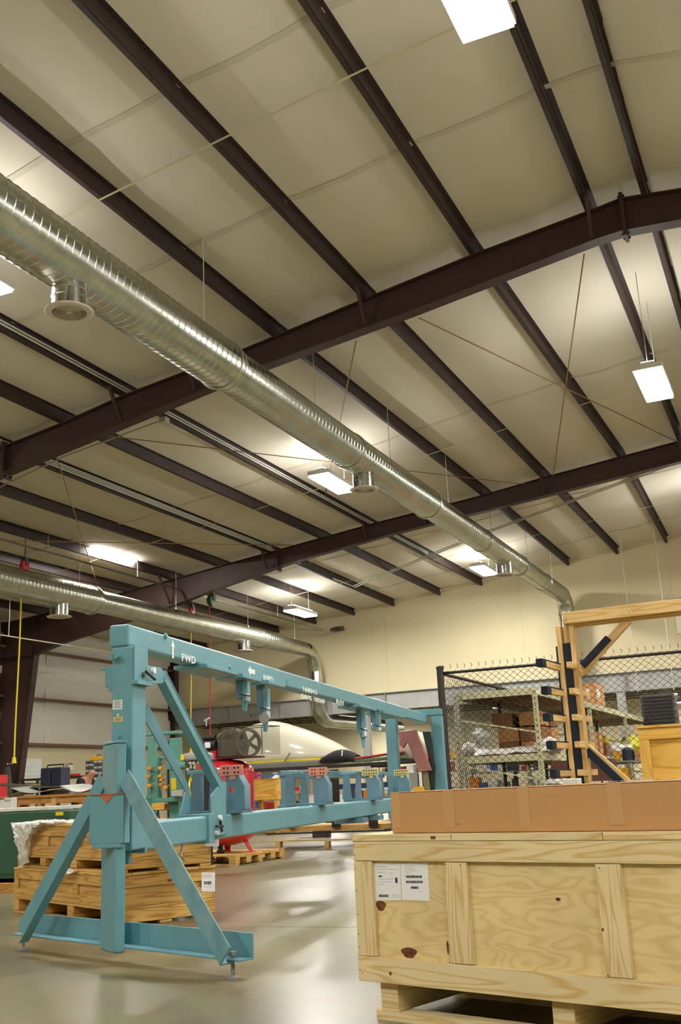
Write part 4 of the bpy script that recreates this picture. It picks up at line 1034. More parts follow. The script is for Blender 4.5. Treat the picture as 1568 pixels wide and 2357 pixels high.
# stacked cartons on the lower shelf
k = 0
lay = [(.30, .25, .0), (.30, .27, .26), (.28, .25, .54)]
where = ['bottom', 'middle', 'top']
for li, (hh, _, zo) in enumerate(lay):
    for j, (x0, w_) in enumerate(((RX0+.42, .40), (RX0+.84, .42))):
        for q, y0 in enumerate((19.3, 20.1)):
            if li == 2 and j == 0 and q == 0: x0 -= .1
            c = V((x0+w_/2, y0+.3, zs+zo*1.0)); h_ = .25
            t = thing('cardboard_box', '%s brown carton of the %s %s stack on the cream rack\'s lower deck' % (where[li], ('left', 'right')[j], ('front', 'rear')[q]), 'box', c, 'stacked cartons in the cage')
            b = B(); b.box(c+UP*h_/2, (w_-.01, .6, h_)); b.build('box_body', (CARD3, CARD2)[(li+j+q) % 2], t, bevel=.004)
            b = B(); b.box(c+UP*(h_+.001), (.05, .56, .002)); b.build('tape_strip', TAPE, t)
def blob(name, c, sx, sy, sz, m, label, cat='bag', group=None, amp=.35, seed=0, f=2.2):
    b = B()
    def fn(u, v_):
        th_ = u*2*math.pi; ph = (v_-.5)*math.pi; d = V((math.cos(ph)*math.cos(th_), math.cos(ph)*math.sin(th_), math.sin(ph)))
        k_ = 1+amp*noise.noise(d*f+V((seed, seed*2.3, 0)))+amp*.4*noise.noise(d*f*3+V((seed, 0, 5)))
        p = V((c.x+d.x*sx*k_, c.y+d.y*sy*k_, c.z+sz+d.z*sz*k_)); p.z = max(p.z, c.z); return p
    b.grid(fn, 28, 16); o = b.build(name, m, smooth=True); return tag(o, label, cat, group)
blob('plastic_bag', at(1085, 1740, Y=18.9)*1+V((0, 0, -(at(1085, 1740, Y=18.9).z-zs))), .26, .3, .13, BAG, 'milky plastic bag bulging over the left end of the cream rack')
blob('plastic_bag', V((at(1118, 1700, Y=19.2).x, 18.95, zs+.26)), .17, .2, .13, BAG, 'small milky bag resting high beside the stacked cartons', seed=3)
t = thing('wrapped_panel', 'long film wrapped panel lying across the front of the cream rack', 'panel', V(((RX0+RX1)/2, 18.45, zs)))
b = B(); b.grid(lambda u, v_: V((RX0+.25+(wx-.1)*u, 18.2+.55*v_, zs+.03+.10*math.sin(math.pi*v_)**.5+.05*noise.noise(V((u*6, v_*4, 2))))), 30, 10); b.build('film_wrap', BAG, t, smooth=True, solid=.01)
b = B(); b.box(((RX0+RX1)/2+.1, 18.5, zs+.02), (wx-.15, .45, .03)); b.build('inner_board', CARD, t)
blob('plastic_bag', V((RX1-.02, 19.0, zs)), .24, .4, .14, BAG, 'milky film bundle at the right front corner of the cream rack', seed=5)
# top deck loads further back
for k, (y0, h_, m, lb) in enumerate(((ry[1]+.3, .42, CARD2, 'tan carton with white labels on the rack top, nearer one'), (ry[1]+1.6, .55, CARD, 'tan carton with white labels on the rack top, farther one'))):
    c = V((RX1-.45, y0+.5, zshelf(0))); t = thing('cardboard_box', lb, 'box', c)
    b = B(); b.box(c+UP*h_/2, (.7, 1.15, h_)); b.build('box_body', m, t, bevel=.005)
    b = B(); b.box(c+V((.351, -.2, h_*.6)), (.003, .35, .2)); b.build('paper_label', PAPER, t)
    b = B(); b.box(c+UP*(h_+.001), (.05, 1.1, .002)); b.build('tape_strip', TAPE, t)
for k, (y0, w_, h_, m, lb) in enumerate(((ry[1]+.5, .3, .5, CARD2, 'upright tan carton behind the lumber rack post'), (ry[1]+1.1, .35, .55, CARD, 'tall tan carton with a crumpled top in the second rack bay'), (ry[1]+2.0, .55, .3, CARD3, 'dark brown carton under a yellow one in the rack'), (ry[2]+.5, .5, .3, CARD2, 'brown carton in the third rack bay'))):
    c = V((RX1-.3, y0+.2, zs+.001)); t = thing('cardboard_box', lb, 'box', c)
    b = B(); b.box(c+UP*h_/2, (.5, w_, h_)); b.build('box_body', m, t, bevel=.005)
    b = B(); b.box(c+UP*(h_+.001), (.48, .05, .002)); b.build('tape_strip', TAPE, t)
c = V((RX1-.3, ry[1]+2.2, zs+.31)); b = B(); b.box(c+UP*.09, (.5, .5, .18)); tag(b.build('yellow_box', mat('mustard box', '#b8a22c', .7), bevel=.01), 'mustard yellow box on a dark carton in the rack', 'box')
blob('plastic_bag', V((RX1-.15, ry[2]-.4, zs)), .3, .5, .17, BAG, 'white film bundle in the second rack bay', seed=8)
blob('plastic_bag', V((RX1-.2, ry[2]+1.7, zs)), .3, .45, .3, mat('yellow film', '#c5bf3a', .4, bump=.5, bscale=14), 'yellow plastic sack in the third rack bay', seed=9, cat='sack')
# bottom of the cage: dark cartons, posts, small goods
c = V((RX1+.1, 18.7, .0)); b = B(); b.box(c+V((.5, .2, .6)), (1.0, .8, 1.2)); tag(b.build('brown_cabinet', BROWNB, bevel=.01), 'dark brown cabinet at the foot of the cream rack', 'cabinet')
blob('plastic_bag', V((RX1+.2, 18.5, 1.2-.42)), .0001+.28, .2, .06, BAG, 'flat film bundle in front of the brown cabinet', seed=11)
def shelf_unit(x0, x1, y, dep, zs_, label, m=GREY, n_items=0, seed=1, cat='shelving', group=None, itemgrp=None, itemlab=None, pal=None, face='Y', hmax=.28, post=.04):
    t = thing('shelf_unit', label, cat, V(((x0+x1)/2, y, 0)), group)
    for x in (x0, x1):
        for yy in (y, y+dep):
            b = B(); b.box((x, yy, zs_[-1]/2+.1), (post, post, zs_[-1]+.2)); b.build('post', m, t)
    for z in zs_:
        b = B(); b.box(((x0+x1)/2, y+dep/2, z), (x1-x0, dep, .03)); b.build('shelf', m, t)
    r_ = random.Random(seed); cols = pal or [CARD2, PAPER, TOOLB, REDC, BLUEP, GREY, YELR, BLK, CARD, WHITE, ORG]
    if n_items:
        for si, (z, z2) in enumerate(zip(zs_, zs_[1:]+[zs_[-1]+.4])):
            x = x0+.06; ni = 0
            while x < x1-.25:
                w_ = r_.uniform(.1, .34); h_ = min(r_.uniform(.1, hmax), z2-z-.06); d_ = r_.uniform(.2, dep*.8)
                if r_.random() < .85:
                    mm_ = r_.choice(cols); c = V((x+w_/2, y+.03+d_/2, z+.016+h_/2)); b = B()
                    if r_.random() < .75: b.box(c, (w_, d_, h_)); b.box(c+UP*(h_/2), (w_+.012, d_+.012, .015))
                    else: rr2 = min(w_, d_)/2; b.lathe(c-UP*h_/2, [(rr2, 0), (rr2, h_*.8), (rr2*.6, h_*.92), (rr2*.4, h_)], 12)
                    o = b.build('storage_bin', mm_); cn_ = mm_.name
                    tag(o, '%s item, %s, %s, %s' % (cn_.split()[0], ORD[ni], ('bottom shelf', 'second shelf up', 'third shelf up', 'top shelf')[si], itemlab), 'container', itemgrp or 'goods on shelves'); ni += 1
                x += w_+r_.uniform(.02, .1)
    return t
shelf_unit(-4.05, -2.2, 23.5, .6, [.35, .8, 1.2], 'grey shelf of small bins seen low through the cage mesh', n_items=1, seed=3, itemlab="shelf low behind cage mesh")
shelf_unit(-3.6, -.9, 26.0, .6, [.3, .75, 1.2, 1.65], 'grey shelf of small goods behind the right part of the cage', n_items=1, seed=4, itemlab="shelf behind cage's right part")
b = B(); q = at(1188, 1790, Y=28); b.box((q.x, q.y, .8), (.1, .1, 1.6)); o = b.build('black_post', BLK); tag(o, 'black square post seen through the cage mesh under the rack', 'post')

# ================================================================ LUMBER RACK
RA = 3.9
rf_, rr_ = fwd(RA), fwd(RA+90)
lr = thing('lumber_rack', 'home built lumber rack of pale two by fours with navy carpeted arms', 'lumber rack', V((-1.55, 8, 0)), az=RA)
LP = at(1311, 1600, Y=8.0); LP = V((LP.x, LP.y, 0))
def lp(x, y, off=0): return onp(x, y, LP+rf_*off, rf_)
ztop_ = lp(1310, 1440).z; zbeam = lp(1310, 1412).z
def upright(off_r, off_f, w_, d_, z0, z1, m, nm):
    c = LP+rr_*off_r+rf_*off_f; b = B(); b.obox(c+UP*((z0+z1)/2), rr_*(w_/2), rf_*(d_/2), UP*((z1-z0)/2)); return b.build(nm, m, lr, bevel=.003)
upright(-.025, 0, .038, .089, 0, ztop_, RACKW, 'upright'); upright(.078, 0, .038, .089, 0, ztop_, RACKW, 'upright')
znv = lp(1320, 1480).z
upright(.028, -.01, .055, .06, 0.02, znv, NAVY, 'carpeted_core'); upright(.028, .03, .05, .05, znv, ztop_, RACKW, 'core_board')
upright(-.075, .12, .045, .05, .02, znv, NAVY, 'carpeted_strip')
upright(.028, .7, .089, .038, .0, .09, RACKW, 'foot'); 
b = B(); b.obox(LP+rr_*.03+UP*.045, rr_*.045, rf_*.8, UP*.045); b.build('foot_board', RACKW, lr, bevel=.003)
Lb = along(LP+UP*zbeam, rr_, 1700)
for (d0, zt_, h_, nm) in ((-.065, zbeam, .089, 'header_board'), (-.02, zbeam-.012, .089, 'header_board'), (.03, zbeam-.02, .089, 'header_board')):
    b = B(); hs = along(LP-rf_*.065+UP*zbeam, rr_, 1295); c = LP+rr_*((Lb+hs)/2)+rf_*d0; b.obox(c+UP*(zt_-h_/2+.0), rr_*((Lb-hs)/2), rf_*.019, UP*(h_/2)); b.build(nm, RACKW, lr, bevel=.002)
sc_ = B()
for x, y in ((1300, 1421), (1304, 1425), (1299, 1431), (1305, 1435), (1302, 1429), (1444, 1405), (1448, 1410), (1455, 1402), (1459, 1408), (1432, 1414)):
    c = onp(x, y, LP-rf_*.0855, rf_); sc_.tube(c, c-rf_*.001, .004, 6)
o = sc_.build('screw_heads', nail, lr); o['kind'] = 'stuff'
arms = [(1537, 62, 1242), (1596, 60, 1254), (1655, 58, 1258), (1716, 55, 1266), (1779, 50, 1274)]
xs_post = [1303, 1309, 1316, 1321, 1328]
for (yy, _, xe), xp in zip(arms, xs_post):
    z = lp(xp, yy).z; A_ = LP-rr_*.05+UP*z
    ln = -along(A_, -rf_, xe); ln = abs(ln)
    ln = min(ln, 1.1)
    b = B(); b.obox(A_-rf_*(ln/2-.12), rf_*(ln/2+.12), rr_*.019, UP*.022); arm = b.build('arm', RACKW, lr, bevel=.002)
    b = B(); e = A_-rf_*(ln-.04); b.obox(e, rf_*.05, rr_*.026, UP*.029); b.build('carpet_cap', NAVY, arm, bevel=.006)
    b = B(); b.obox(A_-rf_*(ln/2)+UP*.026, rf_*(ln/2), rr_*.021, UP*.004); b.build('carpet_strip', NAVY, arm)
    b = B(); q = A_+rr_*.125; b.obox(q+rf_*.02, rf_*.22, rr_*.019, UP*.022); b.build('arm', RACKW, lr, bevel=.002)
# diagonals in the plane of the header
def diag(a, c, wd, m, nm, off=0.0, th=.038):
    P, Q = onp(*a, LP+rf_*off, rf_), onp(*c, LP+rf_*off, rf_); d = Q-P; u_ = d.cross(rf_).normalized(); b = B(); b.obox((P+Q)/2, d/2, u_*(wd/2), rf_*(th/2)); return b.build(nm, m, lr, bevel=.003)
diag((1338, 1549), (1446, 1428), .06, RACKW, 'diagonal_brace'); diag((1341, 1533), (1401, 1468), .05, NAVY, 'carpet_strip', -.03, .03)
diag((1350, 1717), (1470, 1822), .05, RACKW, 'diagonal_brace', .02); diag((1351, 1727), (1452, 1822), .055, NAVY, 'carpet_strip', -.01, .04)
c2 = LP+rr_*(Lb-.1)
for s in (0, .1): b = B(); b.obox(c2+rr_*s+UP*ztop_/2, rr_*.019, rf_*.045, UP*ztop_/2); b.build('upright', RACKW, lr)
b = B(); b.obox(c2+UP*.045, rr_*.045, rf_*.8, UP*.045); b.build('foot_board', RACKW, lr)
# amber crate behind
aY = 9.6
A_ = at(1485, 1830, Y=aY); T_ = at(1485, 1676, Y=aY)
ac = thing('wooden_crate', 'amber plywood crate with framed side at the right edge, behind the long carton', 'crate', V((A_.x, aY, 0)))
aw, az1, ad = 1.3, T_.z, .9
def abox(nm, x0, x1, z0, z1, y0, y1, m): b = B(); b.box((A_.x+(x0+x1)/2, aY+(y0+y1)/2, (z0+z1)/2), (x1-x0, y1-y0, z1-z0)); return b.build(nm, m, ac, bevel=.002)
abox('plywood_panel', .01, aw-.01, .12, az1-.01, .02, .035, YPLY); abox('plywood_panel', .01, aw-.01, .12, az1-.01, ad-.03, ad-.02, YPLY)
abox('end_panel', .01, .025, .12, az1-.01, .04, ad-.04, YPLY); abox('end_panel', aw-.025, aw-.01, .12, az1-.01, .04, ad-.04, YPLY)
abox('top_rail', 0, aw, az1-.10, az1, 0, .019, YPINE); abox('bottom_rail', 0, aw, .12, .22, 0, .019, YPINE)
for x0 in (0, aw-.09): abox('batten', x0, x0+.09, .222, az1-.102, 0, .019, YPINE)
zmid = at(1500, 1800, Y=aY).z; abox('middle_rail', .092, aw-.092, zmid-.05, zmid+.03, 0, .019, YPINE)
abox('lid', -.01, aw+.01, az1, az1+.02, -.01, ad, YPLY)
for x0 in (0.02, .6, aw-.11): abox('skid', x0, x0+.09, 0, .118, .02, ad-.02, YPINE)
t = thing('plastic_tray', 'small white slotted plastic tray on a stand behind the long carton', 'tray', at(1312, 1812, Y=6.5))
q = at(1312, 1806, Y=6.5); b = B(); b.prism([q+V((-.06, 0, -.03)), q+V((.05, 0, -.03)), q+V((.05, 0, .035)), q+V((-.03, 0, .035))], (0, .12, 0)); b.build('tray_body', WHITE, t, bevel=.004)
b = B(); b.tube((q.x, q.y+.06, 0), (q.x, q.y+.06, q.z-.03), .015, 8); b.lathe((q.x, q.y+.06, 0), [(.15, 0), (.15, .02), (.02, .03)], 16); b.build('stand', GREY, t)

# ================================================================ STACK OF OLD SHALLOW CRATES (left, behind the leg)
SC = at(262, 2138, Z=0)
ku_, kv_ = fwd(-62), fwd(28)
SLu, SLv = along(SC, ku_, 30), along(SC, kv_, 496)
def old_crate(z0, hp, h, inset, label, name='wooden_crate', paper_=None, over=0.0):
    c0 = SC+(ku_+kv_)*inset
    Lu, Lv = SLu-2*inset, SLv-2*inset
    t = thing(name, label, 'crate', c0+UP*z0, az=28)
    def fb(nm, u0, u1, v0, v1, z0_, z1_, m=OLD, bev=.003):
        b = B(); b.obox(c0+ku_*((u0+u1)/2)+kv_*((v0+v1)/2)+UP*((z0_+z1_)/2), ku_*((u1-u0)/2), kv_*((v1-v0)/2), UP*((z1_-z0_)/2)); return b.build(nm, m, t, bevel=bev, seg=1)
    # pallet base: three skids along u, deck boards along v, bottom boards
    zb = z0
    for v0 in (0, Lv/2-.045, Lv-.09):
        for k in range(2):
            pass
    for (u0, u1) in ((0.0, .12), (Lu*.36, Lu*.36+.12), (Lu*.68, Lu*.68+.12), (Lu-.12, Lu)):
        fb('skid', u0, u1, .0, Lv, zb+.022, zb+hp, OLD)
    for v0 in (0, Lv/2-.05, Lv-.10): fb('bottom_board', 0, Lu, v0, v0+.1, zb, zb+.02, OLD)
    z1 = zb+hp+.001; z2 = z1+h
    fb('floor_panel', .0, Lu, .0, Lv, z1, z1+.018, OLDPLY)
    fb('side_panel', .02, Lu-.02, .02, .032, z1+.019, z2-.01, OLDPLY); fb('side_panel', .02, Lu-.02, Lv-.032, Lv-.02, z1+.019, z2-.01, OLDPLY)
    fb('end_panel', .02, .032, .034, Lv-.034, z1+.019, z2-.01, OLDPLY); fb('end_panel', Lu-.032, Lu-.02, .034, Lv-.034, z1+.019, z2-.01, OLDPLY)
    rw = h*.30
    for v0, v1 in ((0, .019), (Lv-.019, Lv)):
        fb('side_rail', 0, Lu, v0, v1, z1+.019, z1+.019+rw); fb('side_rail', 0, Lu, v0, v1, z2-rw, z2)
        for u0 in (0, Lu*.33, Lu*.66, Lu-.09): fb('batten', u0, u0+.09, v0, v1, z1+.02+rw, z2-rw-.001)
    for u0, u1 in ((0, .019), (Lu-.019, Lu)):
        fb('end_rail', u0, u1, .02, Lv-.02, z1+.019, z1+.019+rw*1.2); fb('end_rail', u0, u1, .02, Lv-.02, z2-rw*1.2, z2)
        for v0 in (.02, Lv-.11): fb('batten', u0-.001, u1-.001, v0, v0+.09, z1+.02+rw*1.2, z2-rw*1.2-.001)
    for k in range(6): w_ = (Lv+over)/6; fb('lid_board', -over, Lu+over, -over/2+k*w_+.002, -over/2+(k+1)*w_-.002, z2+.001, z2+.02)
    return t, z2+.021, fb, Lu, Lv, c0
t1_, zt1, fb1, Lu1, Lv1, c01 = old_crate(0, .115, .235, 0, 'lower of two stacked old pine crates behind the blue leg, printed paper at right', over=.01)
t2_, zt2, fb2, Lu2, Lv2, c02 = old_crate(zt1, .085, .25, .02, 'upper of two stacked old pine crates, bubble wrap draped over its left corner', over=.015)
def paper_on(px0, px1, y0, y1, off, par, P0, n, bars=True, m=PAPER):
    Q = [onp(x, y, P0+n*off, n) for x, y in ((px0, y0), (px1, y0), (px1, y1), (px0, y1))]
    b = B(); b.prism(Q, n*.001); o = b.build('paper_label', m, par)
    if bars:
        g = B(); r_ = random.Random(5); x = px0+(px1-px0)*.2
        while x < px1-(px1-px0)*.25:
            A_ = onp(x, y0+(y1-y0)*.55, P0+n*(off+.0015), n); g.obox(A_, (Q[1]-Q[0]).normalized()*.0022, UP*.012, n*.0003); x += r_.uniform(.9, 1.9)
        o2 = g.build('barcode', INK, o); o2['kind'] = 'stuff'
        for k, f_ in enumerate((.15, .24, .75)):
            A_, C_ = onp(px0+(px1-px0)*.15, y0+(y1-y0)*f_, P0+n*(off+.0015), n), onp(px0+(px1-px0)*.75, y0+(y1-y0)*f_, P0+n*(off+.0015), n)
            g = B(); g.obox((A_+C_)/2, (C_-A_)/2, UP*.002, n*.0003); g.build('print_line', lg, o)
    return o
paper_on(464, 495, 2008, 2052, .002, t1_, c01+ku_*0, -ku_)
paper_on(473, 504, 1926, 1948, .003, t2_, c02, -ku_, bars=False)
# bubble wrap over the left corner
bw_ = B(); cu0 = c02+ku_*Lu2+UP*zt2
def wrapfn(u, v_):
    # v_ 0 on the lid, 1 hanging down the left-front face; spreads along u
    s_ = (u-.5)
    a = .92*u
    if v_ < .35: p = c02+ku_*(Lu2-a-.02)+kv_*(.28*(1-v_/.35))+UP*(zt2+.015)
    else:
        h_ = (v_-.35)/.65; wdt = max(0.05, 1-h_*.6); ln = .34*math.exp(-((u-.32)/.3)**2)+.02
        uu = .26+(u*.92-.26)*wdt
        p = c02+ku_*(Lu2-uu+.03)-kv_*(.05+.025*math.sin(u*25))+UP*(zt2+.01-ln*h_)
    nz = V((noise.noise(p*14), noise.noise(p*14+V((5, 1, 2))), noise.noise(p*14+V((1, 9, 2)))))
    return p+nz*.018+(-kv_*.01+UP*.008)*(math.sin(u*70)*math.sin(v_*40))
bw_.grid(wrapfn, 60, 44); tag(bw_.build('bubble_wrap', PLASTIC, smooth=True), 'crumpled sheet of clear bubble wrap hanging over the left corner of the stacked crates', 'bubble wrap')
b = B()
P0 = onp(150, 2022, c01-kv_*.03, kv_)
b.grid(lambda u, v_: V((P0.x, P0.y, zt1+.005))+ku_*(.18*(u-.5)*2)+kv_*(.03-.09*v_)+UP*(.02*noise.noise(V((u*9, v_*7, 1)))+.012-.03*v_), 20, 8)
tag(b.build('bubble_wrap', PLASTIC, smooth=True), 'small flat scrap of clear film caught between the two stacked crates', 'plastic film')

# ================================================================ GREEN MACHINE AND WHITE SLAB (far left)
gy = 9.15
gx1 = at(161, 1866, Y=gy).x; gx0 = gx1-3.4; gzt = at(20, 1871, Y=gy).z
t = thing('machine_base', 'dark green machine cabinet behind the stacked crates at the left edge', 'machine', (gx1-1, gy, 0))
b = B(); b.box(((gx0+gx1)/2, gy+.6, (gzt+.14)/2), (gx1-gx0, 1.2, gzt-.14)); b.build('cabinet_body', GRN, t, bevel=.012)
for k in range(3): b = B(); b.box((gx1-.55-k*1.1, gy-.004, .5), (.9, .008, .62)); b.build('access_door', GRN, t, bevel=.003)
b = B(); b.box(((gx0+gx1)/2-.1, gy+.55, .05), (gx1-gx0+.1, 1.2, .1)); b.build('wooden_base', BENCHW, t, bevel=.004)
b = B(); q = at(137, 1873, Y=gy-.01); b.box(q, (.10, .004, .035)); b.build('yellow_label', YEL, t)
t = thing('work_surface', 'white slab lying on the dark green machine at left', 'slab', (gx1-1, gy+.2, gzt))
sx1 = at(114, 1862, Y=gy+.08).x; b = B(); b.box(((gx0+sx1)/2, gy+.5, gzt+.018+.012), (sx1-gx0, .85, .036)); b.build('slab', mat('off white laminate', '#d9d8d0', .4), t, bevel=.004)
gz2 = gzt+.05
t = thing('junction_box', 'pale grey electrical box with a domed plug standing on the white slab', 'electrical box', V((at(24, 1850, Y=gy+.3).x, gy+.3, gz2)))
q = V((at(24, 1850, Y=gy+.3).x, gy+.3, gz2)); b = B(); b.box(q+UP*.055, (.10, .10, .11)); b.build('box_body', mat('putty grey', '#b9b7ab', .5), t, bevel=.006)
b = B(); b.lathe(q+UP*.11, [(.018, 0), (.018, .015), (.008, .02)], 10); b.build('knob', BLK, t)
for dx in (-.03, .0, .03): b = B(); b.tube(q+V((dx, -.051, .08)), q+V((dx, -.056, .08)), .007, 8); b.build('knockout', DGREY, t)
q = V((at(3, 1850, Y=gy+.4).x, gy+.4, gz2)); b = B(); b.box(q+UP*.04, (.12, .1, .08)); b.box(q+UP*.085, (.13, .11, .012)); tag(b.build('tin_box', SILV, bevel=.004), 'small silver tin at the left edge on the white slab', 'tin')

# ================================================================ WORKBENCH WITH CURVED PANELS, BINS, PERSON
wy = 14.2
bx0, bx1 = at(-60, 1828, Y=wy).x, at(222, 1832, Y=wy).x; bzt = at(120, 1829, Y=wy).z
t = thing('workbench', 'long wooden workbench carrying curved sheet panels, left of the blue column', 'workbench', ((bx0+bx1)/2, wy, 0))
b = B(); b.box(((bx0+bx1)/2, wy+.5, bzt-.02), (bx1-bx0, 1.1, .04)); b.build('bench_top', BENCHW, t, bevel=.004)
b = B(); b.box(((bx0+bx1)/2, wy, bzt-.09), (bx1-bx0, .04, .10)); b.build('apron', BENCHW, t)
for i, px_ in enumerate((42, 92, 125, 195, -30)):
    x = at(px_, 1860, Y=wy).x; b = B(); b.box((x, wy+.02, (bzt-.04)/2), (.09, .09, bzt-.04)); b.build('leg', (BENCHW, RACKW)[px_ == 125], t)
    b = B(); b.box((x, wy+.98, (bzt-.04)/2), (.09, .09, bzt-.04)); b.build('leg', BENCHW, t)
b = B(); b.box(((bx0+bx1)/2, wy+.5, .42), (bx1-bx0, 1.0, .03)); b.build('lower_shelf', BENCHW, t)
r_ = random.Random(11); x = bx0+.4
for k, (m, nm) in enumerate(((GREY, 'grey bin'), (BLK, 'black case'), (BLUEP, 'blue crate'), (REDC, 'red toolbox'), (WHITE, 'white tub'), (TOOLB, 'dark blue tote'), (BLK, 'black tub'), (ORG, 'orange case'), (GREY, 'grey carton'))):
    w_ = r_.uniform(.14, .26); h_ = r_.uniform(.16, .32); q = V((x+w_/2, wy+.22, .436)); b = B(); b.box(q+UP*h_/2, (w_, .3, h_)); b.box(q+UP*(h_+.008), (w_+.02, .32, .016))
    tag(b.build('storage_bin', m, bevel=.004), '%s on the lower shelf of the workbench with curved panels' % nm, 'container'); x += w_+.07
def sheet(label, px0, px1, py0, py1, Y, sag, dep, m, lift=.0, name='curved_panel', rot=0):
    A_, C_ = at(px0, py0, Y=Y), at(px1, py1, Y=Y)
    b = B()
    def fn(u, v_):
        p = A_+(C_-A_)*u; z = p.z-sag*math.sin(math.pi*u)+.02*v_
        return V((p.x, Y+dep*v_+rot*u, max(z, bzt+.004)))
    b.grid(fn, 20, 6); return tag(b.build(name, m, smooth=True, solid=.006), label, 'panel')
sheet('white curved sheet sagging at the front left of the workbench', 24, 112, 1813, 1817, wy-.02, .07, .5, SILV)
sheet('pale curved sheet bowed between two raised edges beside the blue column', 138, 212, 1808, 1809, wy+.1, .10, .6, SILV, rot=.1)
sheet('dark edged long curved sheet in the middle of the workbench', -20, 142, 1806, 1811, wy+.35, .03, .5, mat('dark olive sheet', '#4d4a35', .6))
q0, q1 = at(20, 1810, Y=wy+.7), at(97, 1788, Y=wy+.9)
b = B(); b.grid(lambda u, v_: V((q0.x+(q1.x-q0.x)*u, wy+.7+.3*v_, bzt+.03+(.02+.20*u**1.5)*v_+.05*v_)), 12, 8); tag(b.build('curved_panel', OLIVE, smooth=True, solid=.006), 'olive green curved sheet rising towards the dark blue tote', 'panel')
b = B(); q0, q1 = at(120, 1806, Y=wy+.75), at(228, 1796, Y=wy+.75)
b.grid(lambda u, v_: V((q0.x+(q1.x-q0.x)*u, wy+.6+.5*v_, bzt+.02+.15*math.sin(math.pi*min(1, u+.15))**.7*v_)), 14, 6); tag(b.build('curved_panel', mat('grey sheet', '#a9aaa2', .45), smooth=True, solid=.006), 'grey translucent curved sheet in front of the bending person', 'panel')
# dark blue tote on the bench
q = at(127, 1806, Y=wy+1.0); q.z = bzt; qt = at(127, 1767, Y=wy+1.0).z
t = thing('tool_tote', 'dark blue plastic tool tote with a black frame on the workbench', 'tote', q)
w_ = at(152, 1780, Y=wy+1.0).x-at(103, 1780, Y=wy+1.0).x; h_ = qt-bzt
for s in (-1, 1): b = B(); b.box(q+V((s*w_*.25, 0, h_*.5)), (w_*.46, .26, h_)); b.build('bin_body', TOOLB, t, bevel=.015)
b = B(); b.box(q+V((0, .02, h_*.5)), (w_*.1, .22, h_*.92)); b.build('spine', BLK, t)
b = B(); z_ = q.z+h_; hw_ = w_*.38; b.path([V((q.x-hw_, q.y, z_)), V((q.x-hw_, q.y, z_+.05)), V((q.x+hw_, q.y, z_+.05)), V((q.x+hw_, q.y, z_))], .012, 6); b.build('handle', BLK, t)
# whiteboard, calendar on the left wall
def wallpx(px0, px1, y0, y1): 
    A_, C_ = at(px0, y1, X=XW+.12), at(px1, y0, X=XW+.12); return A_, C_
A_, C_ = at(43, 1802, X=XW+.12), at(97, 1746, X=XW+.12)
t = thing('whiteboard', 'whiteboard with faint handwriting on the left wall beside the tapered column', 'whiteboard', (XW+.1, (A_.y+C_.y)/2, A_.z))
b = B(); b.box((XW+.1, (A_.y+C_.y)/2, (A_.z+C_.z)/2), (.03, C_.y-A_.y, C_.z-A_.z)); b.build('board', mat('whiteboard face', '#e4e8e2', .25), t, bevel=.004)
sc2 = mat('faint marker', '#a8b4b8', .8)
for k in range(6): b = B(); yy = A_.y+.25; ln = .4+.25*((k*37) % 5)/4; b.box((XW+.117, yy+ln/2+.1*k % .2, C_.z-.25-k*.13), (.002, ln, .008)); b.build('marker_line', sc2, t)
A_, C_ = at(158, 1772, X=XW+.1), at(170, 1755, X=XW+.1)
t = thing('wall_calendar', 'white wall calendar with a red heading above the workbench', 'calendar', (XW+.07, A_.y, A_.z))
b = B(); b.box((XW+.08, (A_.y+C_.y)/2, (A_.z+C_.z)/2), (.01, C_.y-A_.y, C_.z-A_.z)); b.build('page', PAPER, t)
b = B(); b.box((XW+.087, (A_.y+C_.y)/2, C_.z-.04), (.003, (C_.y-A_.y)*.8, .05)); b.build('heading', REDC, t)
# parts cabinet with drawers, yellow case, table
ty = 23.0
A_, C_ = at(196, 1785, Y=ty), at(236, 1749, Y=ty)
t = thing('parts_cabinet', 'dark grey small-parts cabinet with pale drawers against the left wall side', 'cabinet', V(((A_.x+C_.x)/2, ty, A_.z)))
b = B(); b.box(((A_.x+C_.x)/2, ty+.15, (A_.z+C_.z)/2), (C_.x-A_.x, .28, C_.z-A_.z)); b.build('carcass', mat('grey plastic', '#55595c', .5), t, bevel=.005)
for i in range(2):
    for j in range(5):
        w_ = (C_.x-A_.x)/2-.03; h_ = (C_.z-A_.z)/5-.02; b = B(); b.box((A_.x+.02+w_/2+i*(w_+.02), ty-.0, A_.z+.01+h_/2+j*(h_+.02)), (w_, .03, h_)); d_ = b.build('drawer', SILV if (i+j) % 2 else mat('grey plastic', ''), t)
        b = B(); b.box((A_.x+.02+w_/2+i*(w_+.02), ty-.02, A_.z+.01+h_/2+j*(h_+.02)), (.05, .015, .012)); b.build('pull', BLK, d_)
q = V(((A_.x+C_.x)/2+.05, ty+.15, C_.z)); t2 = thing('tool_case', 'yellow tool case on top of the small-parts cabinet', 'case', q)
b = B(); b.box(q+UP*.05, (.42, .22, .10)); b.build('case_body', YELR, t2, bevel=.01)
b = B(); b.path([q+V((-.06, -.0, .10)), q+V((-.06, 0, .14)), q+V((.06, 0, .14)), q+V((.06, 0, .10))], .01, 6); b.build('handle', BLK, t2)
tt = thing('work_table', 'dark table carrying the small-parts cabinet', 'table', V(((A_.x+C_.x)/2, ty, 0)))
b = B(); b.box((A_.x-.3, ty+.1, A_.z-.03), (3.4, .8, .05)); b.build('table_top', mat('dark table', '#2a2724', .5), tt)
for dx in (-1.9, 1.2):
    for dy in (-.2, .4): b = B(); b.box((A_.x+dx, ty+dy, (A_.z-.06)/2), (.06, .06, A_.z-.06)); b.build('leg', DGREY, tt)
